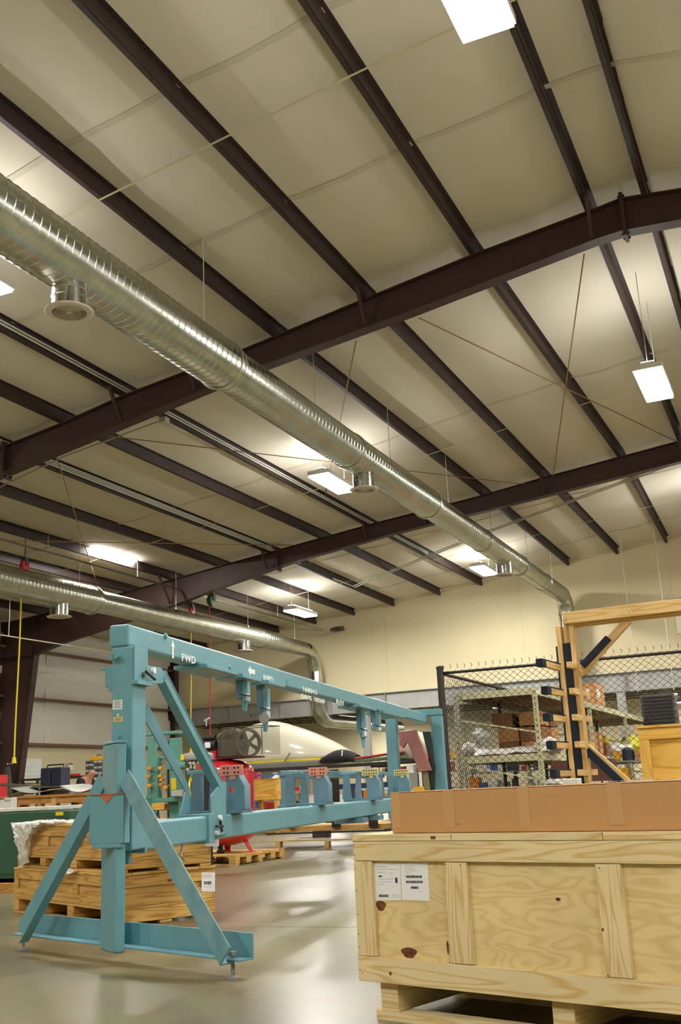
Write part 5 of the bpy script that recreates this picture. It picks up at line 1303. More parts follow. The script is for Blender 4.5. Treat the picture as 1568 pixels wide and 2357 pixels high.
b = B(); b.box((at(163, 1779, Y=ty).x, ty-.05, A_.z+.03), (.5, .3, .06)); tag(b.build('red_case', REDC, bevel=.01), 'flat red case on the dark table left of the bending person', 'case')
# red tool chest at the left edge, jacket on the column
q = at(3, 1796, Y=21.5); q.z = 0; zt_ = at(3, 1783, Y=21.5).z
t = thing('tool_chest', 'red tool chest at the left edge beside the hanging jacket', 'tool chest', q)
b = B(); b.box((q.x-.52, 21.7, zt_/2+.05), (.72, .45, zt_-.1)); b.build('carcass', REDC, t, bevel=.01)
for k in range(6): b = B(); b.box((q.x-.52, 21.465, .25+k*(zt_-.3)/6+.05), (.66, .02, (zt_-.3)/6-.02)); d_ = b.build('drawer', REDC, t, bevel=.003); b = B(); b.box((q.x-.52, 21.445, .25+k*(zt_-.3)/6+.08), (.6, .015, .02)); b.build('pull', SILV, d_)
for dx in (-.25, .25): b = B(); b.tube((q.x-.52+dx, 21.62, .05), (q.x-.52+dx, 21.66, .05), .05, 12); b.build('caster', BLK, t)
jq = at(24, 1760, Y=Y2-.15)
b = B()
def jk(u, v_):
    th_ = math.pi*2*u; z = jq.z-.05-1.05*v_; wv = .05+.20*v_**.6+.03*math.sin(9*th_)*v_
    return V((jq.x+wv*math.cos(th_)-.06*v_, jq.y-.10+.07*math.sin(th_)*(1+v_)*.6, z))
b.grid(jk, 36, 12); tag(b.build('jacket', mat('grey cloth', '#5a5d58', .9, var=.3, scale=9), smooth=True), 'grey jacket hanging on the tapered column at left', 'jacket')
b = B(); b.tube(jq+V((0, .1, .02)), jq+V((0, -.12, .02)), .012, 6); b.lathe(jq+V((0, -.12, .02)), [(.001, -.02), (.03, 0), (.001, .02)], 8, axis=YA); tag(b.build('coat_hook', SILV), 'bright hook on the tapered column above the grey jacket', 'hook')

# ---------------------------------------------------------------- person bending over the bench
def skin_mesh(name, pts, edges, m, parent, root=0, sub=2):
    me = bpy.data.meshes.new(name); me.from_pydata([p for p, r in pts], edges, [])
    o = bpy.data.objects.new(name, me); COL.objects.link(o)
    md = o.modifiers.new('skin', 'SKIN'); md.use_smooth_shade = True
    sv_ = me.skin_vertices[0].data if me.skin_vertices else None
    if sv_ is None:
        me.skin_vertices.new() if hasattr(me.skin_vertices, 'new') else None
        bm = bmesh.new(); bm.from_mesh(me); bm.verts.layers.skin.verify(); bm.to_mesh(me); bm.free(); sv_ = me.skin_vertices[0].data
    for k, (p, r) in enumerate(pts): sv_[k].radius = r if isinstance(r, tuple) else (r, r); sv_[k].use_root = (k == root)
    md2 = o.modifiers.new('sub', 'SUBSURF'); md2.levels = sub; md2.render_levels = sub
    me.materials.append(m)
    if parent: adopt(o, parent)
    return o
PY = 19.2
pb = at(206, 1800, Y=PY); px0_ = pb.x; hz = at(210, 1778, Y=PY).z
pt = thing('person', 'person in a charcoal shirt bending forward over the bench, head bowed to the right', 'person', (px0_, PY, 0))
def pp(x, y, z): return (px0_+x, PY+y, z)
hx, hzz = .05, hz-.02      # head centre
PB = [(pp(-.22, 0, .98), .15), (pp(-.17, 0, 1.18), .135), (pp(-.12, 0, hzz-.12), .145), (pp(-.02, 0, hzz-.08), .07), (pp(.04, 0, hzz-.03), .075), (pp(.08, .0, hzz+.02), .09), (pp(.12, 0, hzz-.02), .07),
      (pp(-.22, -.11, .90), .09), (pp(-.19, -.12, .52), .062), (pp(-.22, -.12, .10), .042), (pp(-.08, -.14, .05), .035),
      (pp(-.22, .11, .90), .09), (pp(-.19, .12, .52), .062), (pp(-.22, .12, .10), .042), (pp(-.08, .14, .05), .035),
      (pp(-.10, -.19, hzz-.14), .062), (pp(.08, -.24, hzz-.42), .045), (pp(.30, -.18, hzz-.50), .032), (pp(.38, -.16, hzz-.51), .03),
      (pp(-.10, .19, hzz-.14), .062), (pp(.08, .24, hzz-.42), .045), (pp(.30, .18, hzz-.50), .032), (pp(.38, .16, hzz-.51), .03)]
PE = [(0, 1), (1, 2), (2, 3), (3, 4), (4, 5), (5, 6), (0, 7), (7, 8), (8, 9), (9, 10), (0, 11), (11, 12), (12, 13), (13, 14), (2, 15), (15, 16), (16, 17), (17, 18), (2, 19), (19, 20), (20, 21), (21, 22)]
# fingers
for base, s in ((18, -1), (22, 1)):
    bx_ = V(PB[base][0])
    for k in range(4):
        i_ = len(PB); a_ = bx_+V((.05, (k-1.5)*.022, -.005)); PB += [(tuple(a_), .009), (tuple(a_+V((.035, 0, -.012+.002*k))), .008)]; PE += [(base, i_), (i_, i_+1)]
    i_ = len(PB); a_ = bx_+V((.01, -s*.045, -.01)); PB += [(tuple(a_), .010), (tuple(a_+V((.03, -s*.012, -.01))), .009)]; PE += [(base, i_), (i_, i_+1)]
body = skin_mesh('body', PB, PE, SKIN, pt)
def sub_skin(name, idx, m, grow, extra=None):
    mp_ = {i: k for k, i in enumerate(idx)}; pts = [(PB[i][0], (PB[i][1] if not isinstance(PB[i][1], tuple) else PB[i][1][0])+grow) for i in idx]
    ed = [(mp_[a], mp_[c]) for a, c in PE if a in mp_ and c in mp_]; return skin_mesh(name, pts, ed, m, pt)
sub_skin('shirt', [0, 1, 2, 15, 16, 19, 20], SHIRT, .016); sub_skin('trousers', [0, 7, 8, 9, 11, 12, 13], JEANS, .018)
for s in (9, 13):
    q = V(PB[s][0]); b = B(); b.grid(lambda u, v_: V((q.x+.05+.13*math.cos(u*2*math.pi)*math.cos((v_-.5)*math.pi), q.y+.05*math.sin(u*2*math.pi)*math.cos((v_-.5)*math.pi), max(0.0, .045+.055*math.sin((v_-.5)*math.pi)))), 16, 8); b.build('shoe', BLK, pt, smooth=True)
hc_ = V(PB[5][0])
b = B(); b.grid(lambda u, v_: hc_+V((-.02, 0, .0))+V((.088*math.cos(u*2*math.pi)*math.cos(v_*1.2-.7), .088*math.sin(u*2*math.pi)*math.cos(v_*1.2-.7), -.02-.088*abs(math.sin(v_*1.2-.7))*.9)), 16, 5); 
b = B()
for s in (-1, 1): b.lathe(hc_+V((.0, s*.088, -.015)), [(.001, -.01), (.022, 0), (.02, .006), (.001, .01)], 10, axis=YA)
b.build('ear', SKIN, pt)
b = B(); b.lathe(hc_+V((.095, 0, -.03)), [(.014, 0), (.012, .012), (.003, .03)], 8, axis=V((1, 0, -.5))); b.build('nose', SKIN, pt, smooth=True)
for s in (-1, 1): b = B(); b.lathe(hc_+V((.086, s*.032, -.0)), [(.001, 0), (.01, .004), (.001, .009)], 8, axis=XA); b.build('eye', WHITE, pt)
b = B(); b.box(hc_+V((.075, 0, -.065)), (.01, .04, .006)); b.build('mouth', mat('lip', '#a0605a', .6), pt)

# ================================================================ SECOND (GREEN TEAL) FIXTURE behind the column
gy2 = 13.2
def gp(x, y): return at(x, y, Y=gy2)
t = thing('clamping_frame', 'green teal upright clamping frame with orange and yellow clamps, behind the blue column', 'steel fixture', V((gp(375, 1700).x, gy2, 0)))
def gbar(x0, x1, y0, y1, dep=.12, off=0, m=TEAL, nm='frame_bar', toz=None, bev=.01):
    A_, C_ = at(x0, y1, Y=gy2+off), at(x1, y0, Y=gy2+off); zb_ = toz if toz is not None else A_.z
    b = B(); b.box(((A_.x+C_.x)/2, gy2+off+dep/2, (zb_+C_.z)/2), (C_.x-A_.x, dep, C_.z-zb_)); return b.build(nm, m, t, bevel=bev)
gbar(300, 411, 1681, 1697, .12, .0, nm='top_bar'); gbar(389, 410, 1697.5, 1840, .12, .0, toz=0, nm='post'); gbar(339, 354, 1697.5, 1840, .1, .02, toz=0, nm='post')
gbar(338, 363, 1739, 1840, .12, -.14, nm='inner_block'); gbar(362, 392, 1740, 1747, .08, -.1, nm='frame_bar'); gbar(383, 404, 1750, 1772, .1, -.14, nm='frame_bar'); gbar(394, 404, 1773, 1834, .08, -.12, nm='frame_bar')
gbar(350, 418, 1834, 1848, .1, -.14, nm='lower_bar'); gbar(300, 330, 1834, 1848, .1, -.14, nm='lower_bar')
q = gp(386, 1688); b = B(); b.tube(q, q-YA*.03, .02, 10); b.build('boss', TEAL, t)
for x, y, m in ((345, 1768, ORG), (342, 1787, ORG), (345, 1808, YELR), (370, 1768, YELR), (369, 1786, YELR), (372, 1795, ORG), (371, 1806, ORG), (382, 1812, YELR)):
    q = at(x, y, Y=gy2-.2); cl = B(); cl.box(q, (.06, .05, .045)); o = cl.build('toggle_clamp', m, t, bevel=.008)
    cl = B(); cl.bar(q+V((.02, 0, .01)), q+V((.10, -.02, .035)), .012, .016); cl.tube(q-UP*.02, q-UP*.08, .008, 6); cl.build('clamp_arm', GREY, o)
gbar(393, 403, 1791, 1818, .03, -.18, YEL, 'yellow_plate', bev=.002)
gbar(394, 419, 1818, 1833, .05, -.22, SILV, 'clamp_body', bev=.004)
q = at(425, 1762, Y=gy2-.1); b = B(); b.tube(q-XA*.12, q+XA*.03, .05, 14); b.build('roller', TEAL, t, smooth='auto')
b = B(); A_, C_ = at(350, 1852, Y=gy2+.4), at(412, 1864, Y=gy2+.4); tag(B().box(((A_.x+C_.x)/2, gy2+.6, (A_.z+C_.z)/2), (C_.x-A_.x, .3, abs(A_.z-C_.z))).build('wooden_beam', BENCHW), 'orange brown wooden beam low behind the teal frame', 'beam')
t = thing('tripod_stool', 'small wooden topped stand with dark splayed legs under the teal frame', 'stand', at(364, 1900, Z=0))
q = at(364, 1856, Y=11.8); b = B(); b.box(q, (.13, .1, .09)); b.build('stool_top', YPLY, t, bevel=.004)
for dx, dy in ((-.12, -.1), (.02, .12), (.20, -.08)): b = B(); b.bar(q-UP*.045, (q.x+dx, q.y+dy, 0), .014, .014); b.build('leg', BLK, t)

# ================================================================ BLACK CART WITH YELLOW HOSE
cy = 10.6
def cp(x, y, o=0): return at(x, y, Y=cy+o)
t = thing('equipment_cart', 'black upright equipment cart with silver fittings and a coiled yellow hose', 'cart', V((cp(446, 1800).x, cy, 0)))
A_, C_ = cp(434, 1900), cp(460, 1771); b = B(); b.box(((A_.x+C_.x)/2, cy+.15, (C_.z+.08)/2), (C_.x-A_.x, .25, C_.z-.08)); b.build('cart_body', BLK, t, bevel=.01)
A_, C_ = cp(437, 1769), cp(464, 1748); b = B(); b.box(((A_.x+C_.x)/2, cy+.15, C_.z-.012), (C_.x-A_.x+.05, .28, .03)); b.build('manifold', BLK, t, bevel=.004)
for x, y in ((438, 1757), (446, 1757), (458, 1755), (432, 1771), (437, 1777)): q = cp(x, y, -.0); b = B(); b.lathe(q, [(.001, -.02), (.018, -.01), (.018, .01), (.001, .02)], 10); b.build('fitting', SILV, t, smooth='auto')
for x in (441, 449): q, q2 = cp(x, 1757, .03), cp(x-1, 1769, .03); b = B(); b.tube(q, q2, .01, 8, r2=.018); b.build('gauge_stem', SILV, t)
for dx in (-.1, .1):
    b = B(); b.tube((cp(446, 1800).x+dx, cy+.02, .05), (cp(446, 1800).x+dx, cy+.06, .05), .05, 12); b.build('caster', BLK, t)
def coil(nm, cpx, cpy, rx, ry, o, m, n_=2, start=-.2, end=1.15, r=.012):
    pts = []
    for i in range(60):
        a = (start+(end-start)*i/59)*2*math.pi; q = cp(cpx+rx*math.cos(a), cpy-ry*math.sin(a), o+.03*math.sin(i*.3)); pts.append(q)
    b = B(); b.path(pts, r, 8); return b
b = coil('hose', 451, 1812, 15, 36, -.08, YEL, start=.12, end=.78); b.build('yellow_hose', YEL, t, smooth=True)
b = coil('hose', 454, 1805, 11, 26, -.05, YEL, start=.2, end=.74, r=.012); b.build('yellow_hose', YEL, t, smooth=True)
b = B(); b.path([cp(445, 1802, -.1), cp(443, 1794, -.1), cp(450, 1786, -.1), cp(456, 1784, -.1)], .02, 8); b.build('hose_end', YEL, t, smooth=True)
t = thing('grey_hood', 'grey rounded hood with a yellow label left of the red tank', 'hood', V((cp(440, 1740).x, cy+1.0, 0)))
A_, C_ = at(416, 1756, Y=cy+1.0), at(458, 1731, Y=cy+1.0); b = B(); b.box(((A_.x+C_.x)/2, cy+1.2, (A_.z+C_.z)/2), (C_.x-A_.x, .4, C_.z-A_.z)); b.build('hood_shell', GREY, t, bevel=.05, seg=4)
q = at(420, 1743, Y=cy+.99); b = B(); b.box(q, (.05, .01, .07)); b.build('yellow_label', YEL, t)
q = at(437, 1800, Y=cy+1.2); b = B(); b.box((q.x, q.y, A_.z/2), (.08, .08, A_.z)); b.box((q.x, q.y, .015), (.4, .4, .03)); b.build('pedestal', DGREY, t)

# ================================================================ RED AIR COMPRESSOR ON A PALLET
PC = at(542, 1993, Z=0); pcu, pcv = fwd(-96), fwd(-6)
pcu, pcv = fwd(-88), fwd(2)
plv = along(PC+UP*.12, pcv, 655); plv = min(plv, 1.6); plu = 1.25
t = thing('pallet', 'pale wooden pallet under the red air compressor', 'pallet', PC, az=2)
def pb_(nm, u0, u1, v0, v1, z0, z1, m=OLD):
    b = B(); b.obox(PC+pcu*((u0+u1)/2)+pcv*((v0+v1)/2)+UP*((z0+z1)/2), pcu*((u1-u0)/2), pcv*((v1-v0)/2), UP*((z1-z0)/2)); return b.build(nm, m, t, bevel=.002, seg=1)
for v0 in (0, plv/2-.05, plv-.1): pb_('bottom_board', 0, plu, v0, v0+.1, 0, .018)
for u0 in (0, plu/2-.05, plu-.10):
    for v0 in (0, plv/2-.07, plv-.14, plv*.25-.05, plv*.75-.05): pb_('block', u0, u0+.10, v0, v0+.12, .019, .095)
for u0 in (0, plu/2-.05, plu-.10): pb_('stringer_board', u0, u0+.1, 0, plv, .096, .112)
for k in range(9): v0 = k*(plv-.1)/8; pb_('deck_board', 0, plu, v0, v0+.10+(.03 if k % 3 == 0 else 0)-.0, .113, .131, (OLD, RACKW)[k % 3 == 1])
# tank
TY = PC.y+plv*.45
tcx = at(524, 1980, Y=TY); dX = at(583, 1850, Y=TY).x-at(524, 1850, Y=TY).x
TC = V((tcx.x, TY, 0)); tr = dX*.96; ttz = at(524, 1747, Y=TY-.1).z; tbz = at(524, 1948, Y=TY-.2).z
t = thing('air_compressor', 'red vertical tank air compressor with black pump and smoked belt guard, on a pallet', 'air compressor', TC+UP*.131)
prof = [(.001, tbz)]
for k in range(1, 7): a = k/6*math.pi/2; prof.append((tr*math.sin(a), tbz+.16*(1-math.cos(a))))
for k in range(0, 7): a = k/6*math.pi/2; prof.append((max(.001, tr*math.cos(a)), ttz-.17*(1-math.sin(a))))
b = B(); b.lathe(TC, prof, 48); b.build('tank', RED, t, smooth=True)
for z in (tbz+.17, ttz-.18): b = B(); b.lathe(TC+UP*z, [(tr+.001, -.008), (tr+.004, -.004), (tr+.004, .004), (tr+.001, .008)], 48); b.build('weld_seam', RED, t, smooth=True)
for a in (-60, 60, 180):
    d = fwd(a+180-30); p_ = TC+d*(tr*.72)+UP*(tbz+.08); f_ = TC+d*(tr*.98)+UP*.131; s_ = d.cross(UP)
    b = B(); b.prism([p_-s_*.06, p_+s_*.06, f_+s_*.035+UP*.01, f_-s_*.035+UP*.01], -d*.012); b.obox(f_+UP*.006-d*.01, d*.05, s_*.05, UP*.006); b.build('leg', RED, t)
b = B(); b.tube(TC+UP*(tbz-.06)-fwd(20)*.12, TC+UP*(tbz+.03)-fwd(20)*.12, .035, 10); b.tube(TC+UP*(tbz-.09)-fwd(20)*.12, TC+UP*(tbz-.05)-fwd(20)*.12, .055, 10); b.build('drain_valve', BLK, t)
pz = ttz+.005
b = B(); b.box(TC+V((0.03, 0, ttz+.012)), (.95, .42, .02)); b.build('top_plate', mat('dark red plate', '#5c1a1c', .5), t)
b = B(); q = at(491, 1733, Y=TY-.25); b.box(V((q.x, TY-.2, (ttz-.1+at(491, 1726, Y=TY-.2).z)/2)), (.05, .06, at(491, 1726, Y=TY-.2).z-ttz+.12)); b.build('bracket', RED, t)
b = B(); q = at(461, 1745, Y=TY-.2); b.box(V((q.x, TY-.2, ttz-.02)), (.04, .06, .22)); b.build('bracket', RED, t)
def cq(x, y, o=-.2): return at(x, y, Y=TY+o)
# crankcase, cylinders, motor
A_, C_ = cq(498, 1745), cq(545, 1702)
b = B(); b.box(((A_.x+C_.x)/2, TY-.05, (pz+C_.z)/2+.012), (C_.x-A_.x, .3, C_.z-pz-.0)); b.build('crankcase', DGREY, t, bevel=.03, seg=3)
for (x0, y0, x1, y1) in ((521, 1712, 526, 1683), (538, 1710, 556, 1684)):
    P, Q = cq(x0, y0, -.05), cq(x1, y1, -.05); cyl = B(); cyl.tube(P, Q, .055, 16); pc_ = cyl.build('cylinder', DGREY, t)
    fin = B()
    for k in range(7): c_ = P+(Q-P)*(.25+k*.11); fin.tube(c_, c_+(Q-P).normalized()*.006, .085, 16)
    o = fin.build('cooling_fins', DGREY, pc_); o['kind'] = 'stuff'
P = cq(530, 1683, -.05); b = B(); b.lathe(P, [(.02, -.06), (.07, -.05), (.075, 0), (.06, .04), (.001, .055)], 16); b.build('air_filter', DGREY, t, smooth='auto')
P, Q = cq(470, 1699), cq(496, 1697); b = B(); b.tube(P, Q, .036, 16); b.build('air_filter', BLK, t, smooth='auto')
P, Q = cq(473, 1716), cq(499, 1716); b = B(); b.tube(P, Q, .075, 18); mo = b.build('motor', BLK, t, smooth='auto')
A_, C_ = cq(472, 1722, -.29), cq(484, 1708, -.29); b = B(); b.box(((A_.x+C_.x)/2, A_.y, (A_.z+C_.z)/2), (C_.x-A_.x, .01, C_.z-A_.z)); b.build('paper_label', PAPER, mo)
b = B(); b.path([cq(500, 1700, -.1), cq(505, 1690, -.1), cq(515, 1686, -.1), cq(525, 1688, -.1)], .012, 8); b.build('air_pipe', GREY, t)
# flywheel: axis towards the viewer's right
FC = cq(571, 1710, -.1); fax = (fwd(-26)*1.0); fax = (fwd(-55)).normalized()
fR = at(571, 1677, Y=TY-.1).z-FC.z
s_ = UP.cross(fax).normalized()
b = B(); b.lathe(FC, [(fR*.84, -.03), (fR, -.03), (fR, -.012), (fR*.96, 0), (fR, .012), (fR, .03), (fR*.84, .03), (fR*.84, -.03)], 40, axis=fax); fw = b.build('flywheel', mat('wheel grey', '#595652', .5), t, smooth='auto')
for k in range(5):
    a = k*2*math.pi/5+.5; d = UP*math.cos(a)+s_*math.sin(a); u_ = fax.cross(d).normalized(); b = B()
    b.prism([FC+d*.03+u_*.02-fax*.01, FC+d*.03-u_*.02-fax*.01, FC+d*fR*.86-u_*.012-fax*.01, FC+d*fR*.86+u_*.042-fax*.01], fax*.02); b.build('spoke', MATS['wheel grey'], fw)
b = B(); b.lathe(FC, [(.045, -.03), (.045, .03)], 16, axis=fax); b.build('hub', MATS['wheel grey'], fw)
# belt guard
g0, g1 = cq(509, 1744, -.32), cq(602, 1674, -.32)
gz0, gz1 = pz+.02, cq(560, 1673, -.25).z
gn = (fwd(-6))
G = B(); ga, gb = V((cq(509, 1700, -.3).x, TY-.3, 0)), V((cq(603, 1700, -.3).x, TY-.3, 0)); dd2 = (fwd(8))*.42
G.prism([ga+UP*gz0, gb+UP*gz0, gb+UP*gz1, ga+UP*gz1], dd2.normalized()*.004); G.build('guard_panel', GLASS, t)
for A_, C_ in (((ga), (ga+dd2)), ((gb), (gb+dd2))):
    b = B(); b.prism([A_+UP*gz0, C_+UP*gz0, C_+UP*gz1, A_+UP*gz1], (gb-ga).normalized()*.004); b.build('guard_panel', GLASS, t)
b = B(); edge = mat('guard edge', '#4a3f2a', .5)
for A_, C_ in ((ga, gb), (gb, gb+dd2), (ga, ga+dd2), (ga+dd2, gb+dd2)): 
    b = B(); b.bar(A_+UP*gz1, C_+UP*gz1, .012, .012); b.build('guard_edge', edge, t)
b = B(); b.bar(gb+UP*gz0, gb+UP*gz1, .01, .01, up=XA); b.build('guard_edge', edge, t)

# ================================================================ CANOPY ON ITS BLACK STAND
base = at(760, 1952, Z=0)
CY = base.y
sdir = fwd(90-3)
def sp(x, y, o=0): return onp(x, y, V((base.x, CY, 0))+fwd(-3)*o, fwd(-3))
t = thing('transport_stand', 'long black steel stand on a wooden skid carrying the cream canopy', 'stand', V((base.x, CY, 0)), az=-3)
def sbar(nm, x0, x1, y0, y1, dep, o, m, bev=.004, zmin=None):
    A_, C_ = sp(x0, y1, o), sp(x1, y0, o); z0 = A_.z if zmin is None else zmin
    b = B(); L_ = ((C_-A_).dot(sdir)); c = V((A_.x, A_.y, 0))+sdir*(L_/2)+fwd(-3)*(dep/2); b.obox(c+UP*((z0+C_.z)/2), sdir*(L_/2), fwd(-3)*(dep/2), UP*((C_.z-z0)/2)); return b.build(nm, m, t, bevel=bev)
CBM = mat('black stand paint', '#2a211f', .5)
for o in (0, .95):
    sbar('upper_beam', 560, 1030, 1753, 1771, .09, o, CBM)
    sbar('lower_beam', 612, 1030, 1905, 1922, .09, o, CBM)
    for x in (668, 770, 855, 985): sbar('upright', x-6, x+6, 1771, 1905, .07, o+.01, CBM)
    sbar('skid_beam', 600, 1040, 1926, 1937, .1, o-.05, OLD)
    for x in (640, 752, 880, 990): sbar('skid_foot', x-5, x+5, 1937, 1950, .1, o-.05, OLD, zmin=0.0)
sbar('cross_shelf', 612, 1030, 1903, 1905, .9, .1, OLD)
for x in (668, 855): 
    A_ = sp(x, 1762, .09); b = B(); b.obox(A_+fwd(-3)*.45, sdir*.03, fwd(-3)*.40, UP*.03); b.build('cross_member', CBM, t)
cz0 = sp(700, 1746).z; czt = sp(600, 1656).z
xa, xb = (sp(462, 1700)-sp(700, 1700)).dot(sdir), (sp(808, 1745)-sp(700, 1700)).dot(sdir)
Lc = xb-xa; c0_ = sp(700, 1700, .1); c0_.z = 0; c0_ += sdir*xa
t = thing('canopy', 'large glossy cream teardrop canopy shell resting on the black stand', 'canopy', c0_+sdir*Lc*.4+UP*cz0)
def hprof(u):   # height profile, front to tail
    if u < .42: return (math.sin(math.pi/2*min(1, (u+.03)/.45)))**.62
    s = (u-.42)/.58; return max(.0, (1-s)**1.0*(1+.55*s)*(1 if s < 1 else 0))
def wprof(u): return (max(0, math.sin(math.pi*min(1, (u*.93+.05))))**.6)
def can(u, v_):
    a = math.pi*v_; h = (czt-cz0)*hprof(u); w_ = .44*wprof(u)+.02
    return c0_+sdir*(Lc*u)+fwd(-3)*(.45-w_*math.cos(a))+UP*(cz0+.0+h*math.sin(a)**.85)
b = B(); b.grid(can, 48, 28); b.build('canopy_shell', CANOPY, t, smooth=True, solid=.012)
b = B(); b.path([can(i/40, 0)-UP*.02 for i in range(41)]+[], .018, 6); b.build('edge_trim', YEL, t, smooth=True)
b = B(); b.grid(lambda u, v_: can(u, 0)+UP*(-.03-.12*v_*(.4+.6*math.sin(math.pi*u)))+fwd(-3)*.02*v_, 30, 4); b.build('lower_frame', GREY, t, smooth=True, solid=.02)
A_ = sp(745, 1750, .05)
b = B()
def blk(u, v_):
    a = math.pi*v_; x = sp(735, 1750, .12)+sdir*((sp(814, 1750, .12)-sp(735, 1750, .12)).dot(sdir)*u); h = .20*math.sin(math.pi*min(1, u*.8+.1))**.7
    return x+fwd(-3)*(.25-.25*math.cos(a))+UP*(sp(760, 1754, .12).z-x.z+h*math.sin(a))
b.grid(blk, 20, 12); b.build('tail_fairing', BLKM, t, smooth=True, solid=.01)
b = B(); b.tube(sp(788, 1727, .0), sp(787, 1740, .0), .012, 8); b.build('tie', WHITE, t)
b = B(); P = sp(665, 1738, .02); b.bar(sp(668, 1733, .02), sp(655, 1753, .02), .03, .02); b.build('latch', GREY, t)
P = sp(475, 1672, .1); b = B(); b.tube(P, P+UP*.12, .01, 8); b.bar(P+UP*.1-sdir*.04, P+UP*.14+sdir*.06, .02, .03); b.build('lift_fitting', SILV, t)
# objects to the right on the stand: red blade and ring cowling
t = thing('rotor_blade', 'long thin pink red panel resting past the tail of the canopy', 'blade', sp(850, 1745, .3))
b = B(); A_, C_ = sp(812, 1747, .3), sp(935, 1730, .3); b.bar(A_, C_, .25, .03); b.build('panel_skin', mat('pink red gelcoat', '#d8505a', .3), t, bevel=.01)
A_, C_ = sp(815, 1752, .3), sp(940, 1742, .3); b = B(); b.bar(A_, C_, .25, .05); b.build('panel_core', mat('olive foam', '#6d7a5c', .7), t, bevel=.01)
t = thing('ring_cowling', 'round cream cowling with a dark brown rim beyond the blue end post', 'cowling', sp(915, 1760, .5))
RC = sp(925, 1717, .5); rR = sp(925, 1680, .5).z-RC.z
b = B(); b.lathe(RC, [(rR, -.05), (rR*1.04, -.04), (rR*1.04, .0), (rR, .01)], 40, axis=fwd(-60)); b.build('rim', mat('brown rim', '#4a3020', .4), t, smooth='auto')
b = B(); b.lathe(RC, [(rR*.99, 0), (rR*.95, .2), (rR*.7, .42), (rR*.3, .55), (.001, .58)], 40, axis=fwd(95)); b.build('cowl_shell', CANOPY, t, smooth=True)
b = B(); b.bar(RC-UP*(rR+.005), V((RC.x, RC.y, sp(925, 1754, .5).z)), .5, .3, up=YA); b.build('cradle', CBM, t)

# ================================================================ BACKGROUND BENCHES AND SHELVES
def bgtable(x0, x1, ytop_, Y, label, m=BENCHW, dep=.8, items=(), legm=None, cat='workbench'):
    A_, C_ = at(x0, ytop_, Y=Y), at(x1, ytop_, Y=Y); z = (A_.z+C_.z)/2
    t = thing('work_table', label, cat, V(((A_.x+C_.x)/2, Y, 0)))
    b = B(); b.box(((A_.x+C_.x)/2, Y+dep/2, z-.03), (C_.x-A_.x, dep, .06)); b.build('table_top', m, t)
    for x in (A_.x+.06, C_.x-.06):
        for y in (Y+.06, Y+dep-.06): b = B(); b.box((x, y, (z-.06)/2), (.09, .09, z-.06)); b.build('leg', legm or m, t)
    b = B(); b.box(((A_.x+C_.x)/2, Y+dep/2, z*.35), (C_.x-A_.x-.05, dep-.05, .03)); b.build('lower_shelf', m, t)
    return z
def bgbox(x0, x1, y0, y1, Y, dep, m, label, name='box', cat='box', z=None, lid=True):
    A_, C_ = at(x0, y1, Y=Y), at(x1, y0, Y=Y); z0 = A_.z if z is None else z
    t = thing(name, label, cat, V(((A_.x+C_.x)/2, Y, z0)))
    b = B(); b.box(((A_.x+C_.x)/2, Y+dep/2, (z0+C_.z)/2), (C_.x-A_.x, dep, C_.z-z0)); b.build('box_body', m, t, bevel=.008)
    if lid: b = B(); b.box(((A_.x+C_.x)/2, Y+dep/2, C_.z+.008), (C_.x-A_.x+.02, dep+.02, .016)); b.build('lid', m, t)
    return t
z = bgtable(560, 640, 1835, 22.0, 'pine bench right of the red compressor', YPINE, legm=YPINE)
bgbox(580, 636, 1793, 1829, 22.1, .7, YPLY, 'plywood crate standing on the pine bench right of the compressor', 'wooden_crate', 'crate', z=z+.001)
q = at(590, 1789, Y=22.4); b = B()
for k in range(9): a_ = V((q.x-.15+k*.09, 22.2+.08*(k % 3), at(590, 1790, Y=22.2).z+.03+.02*math.sin(k))); b.bar(a_, a_+V((.16, .05*(-1)**k, .02*(k % 2))), .04, .03)
tag(b.build('blue_clamps', BLUEP), 'heap of blue clamps on top of the plywood crate', 'clamps', kind='stuff')
z = bgtable(632, 668, 1822, 24.5, 'orange brown table behind the plywood crate', BENCHW)
bgbox(629, 645, 1795, 1821, 24.6, .3, BLK, 'black box on the orange brown table', z=z+.001)
for k, (x0, x1, y0, y1, m, lb) in enumerate(((612, 628, 1848, 1862, REDC, 'red item low behind the lower blue beam'), (616, 640, 1862, 1876, BLK, 'black tub low behind the lower blue beam'), (600, 612, 1845, 1868, mat('orange brown box', '#b0683a', .8), 'orange brown box low beside the pine bench'))):
    bgbox(x0, x1, y0, y1, 25.6, .3, m, lb, 'storage_bin', 'container', z=.0 if y1 > 1870 else None)
# long orange shelf of parts seen between the pads
sy = 27.0
A_, C_ = at(738, 1822, Y=sy), at(905, 1818, Y=sy)
t = thing('blue_machine_bench', 'dark blue bench with a row of orange and red parts, between the support pads', 'workbench', V(((A_.x+C_.x)/2, sy, 0)))
zt_ = at(760, 1806, Y=sy).z; zb_ = at(760, 1818, Y=sy).z
b = B(); b.box(((A_.x+C_.x)/2, sy+.4, (zt_+zb_)/2), (C_.x-A_.x, .8, zt_-zb_)); b.build('bench_body', mat('navy paint', '#2e3a66', .5), t, bevel=.01)
for x in (A_.x+.1, C_.x-.1): b = B(); b.box((x, sy+.4, zb_/2), (.1, .6, zb_)); b.build('leg', DGREY, t)
z2 = at(760, 1840, Y=sy).z; b = B(); b.box(((A_.x+C_.x)/2, sy+.4, z2-.015), (C_.x-A_.x-.25, .7, .03)); b.build('shelf', GREY, t)
r_ = random.Random(21); x = A_.x+.15
bi = 0
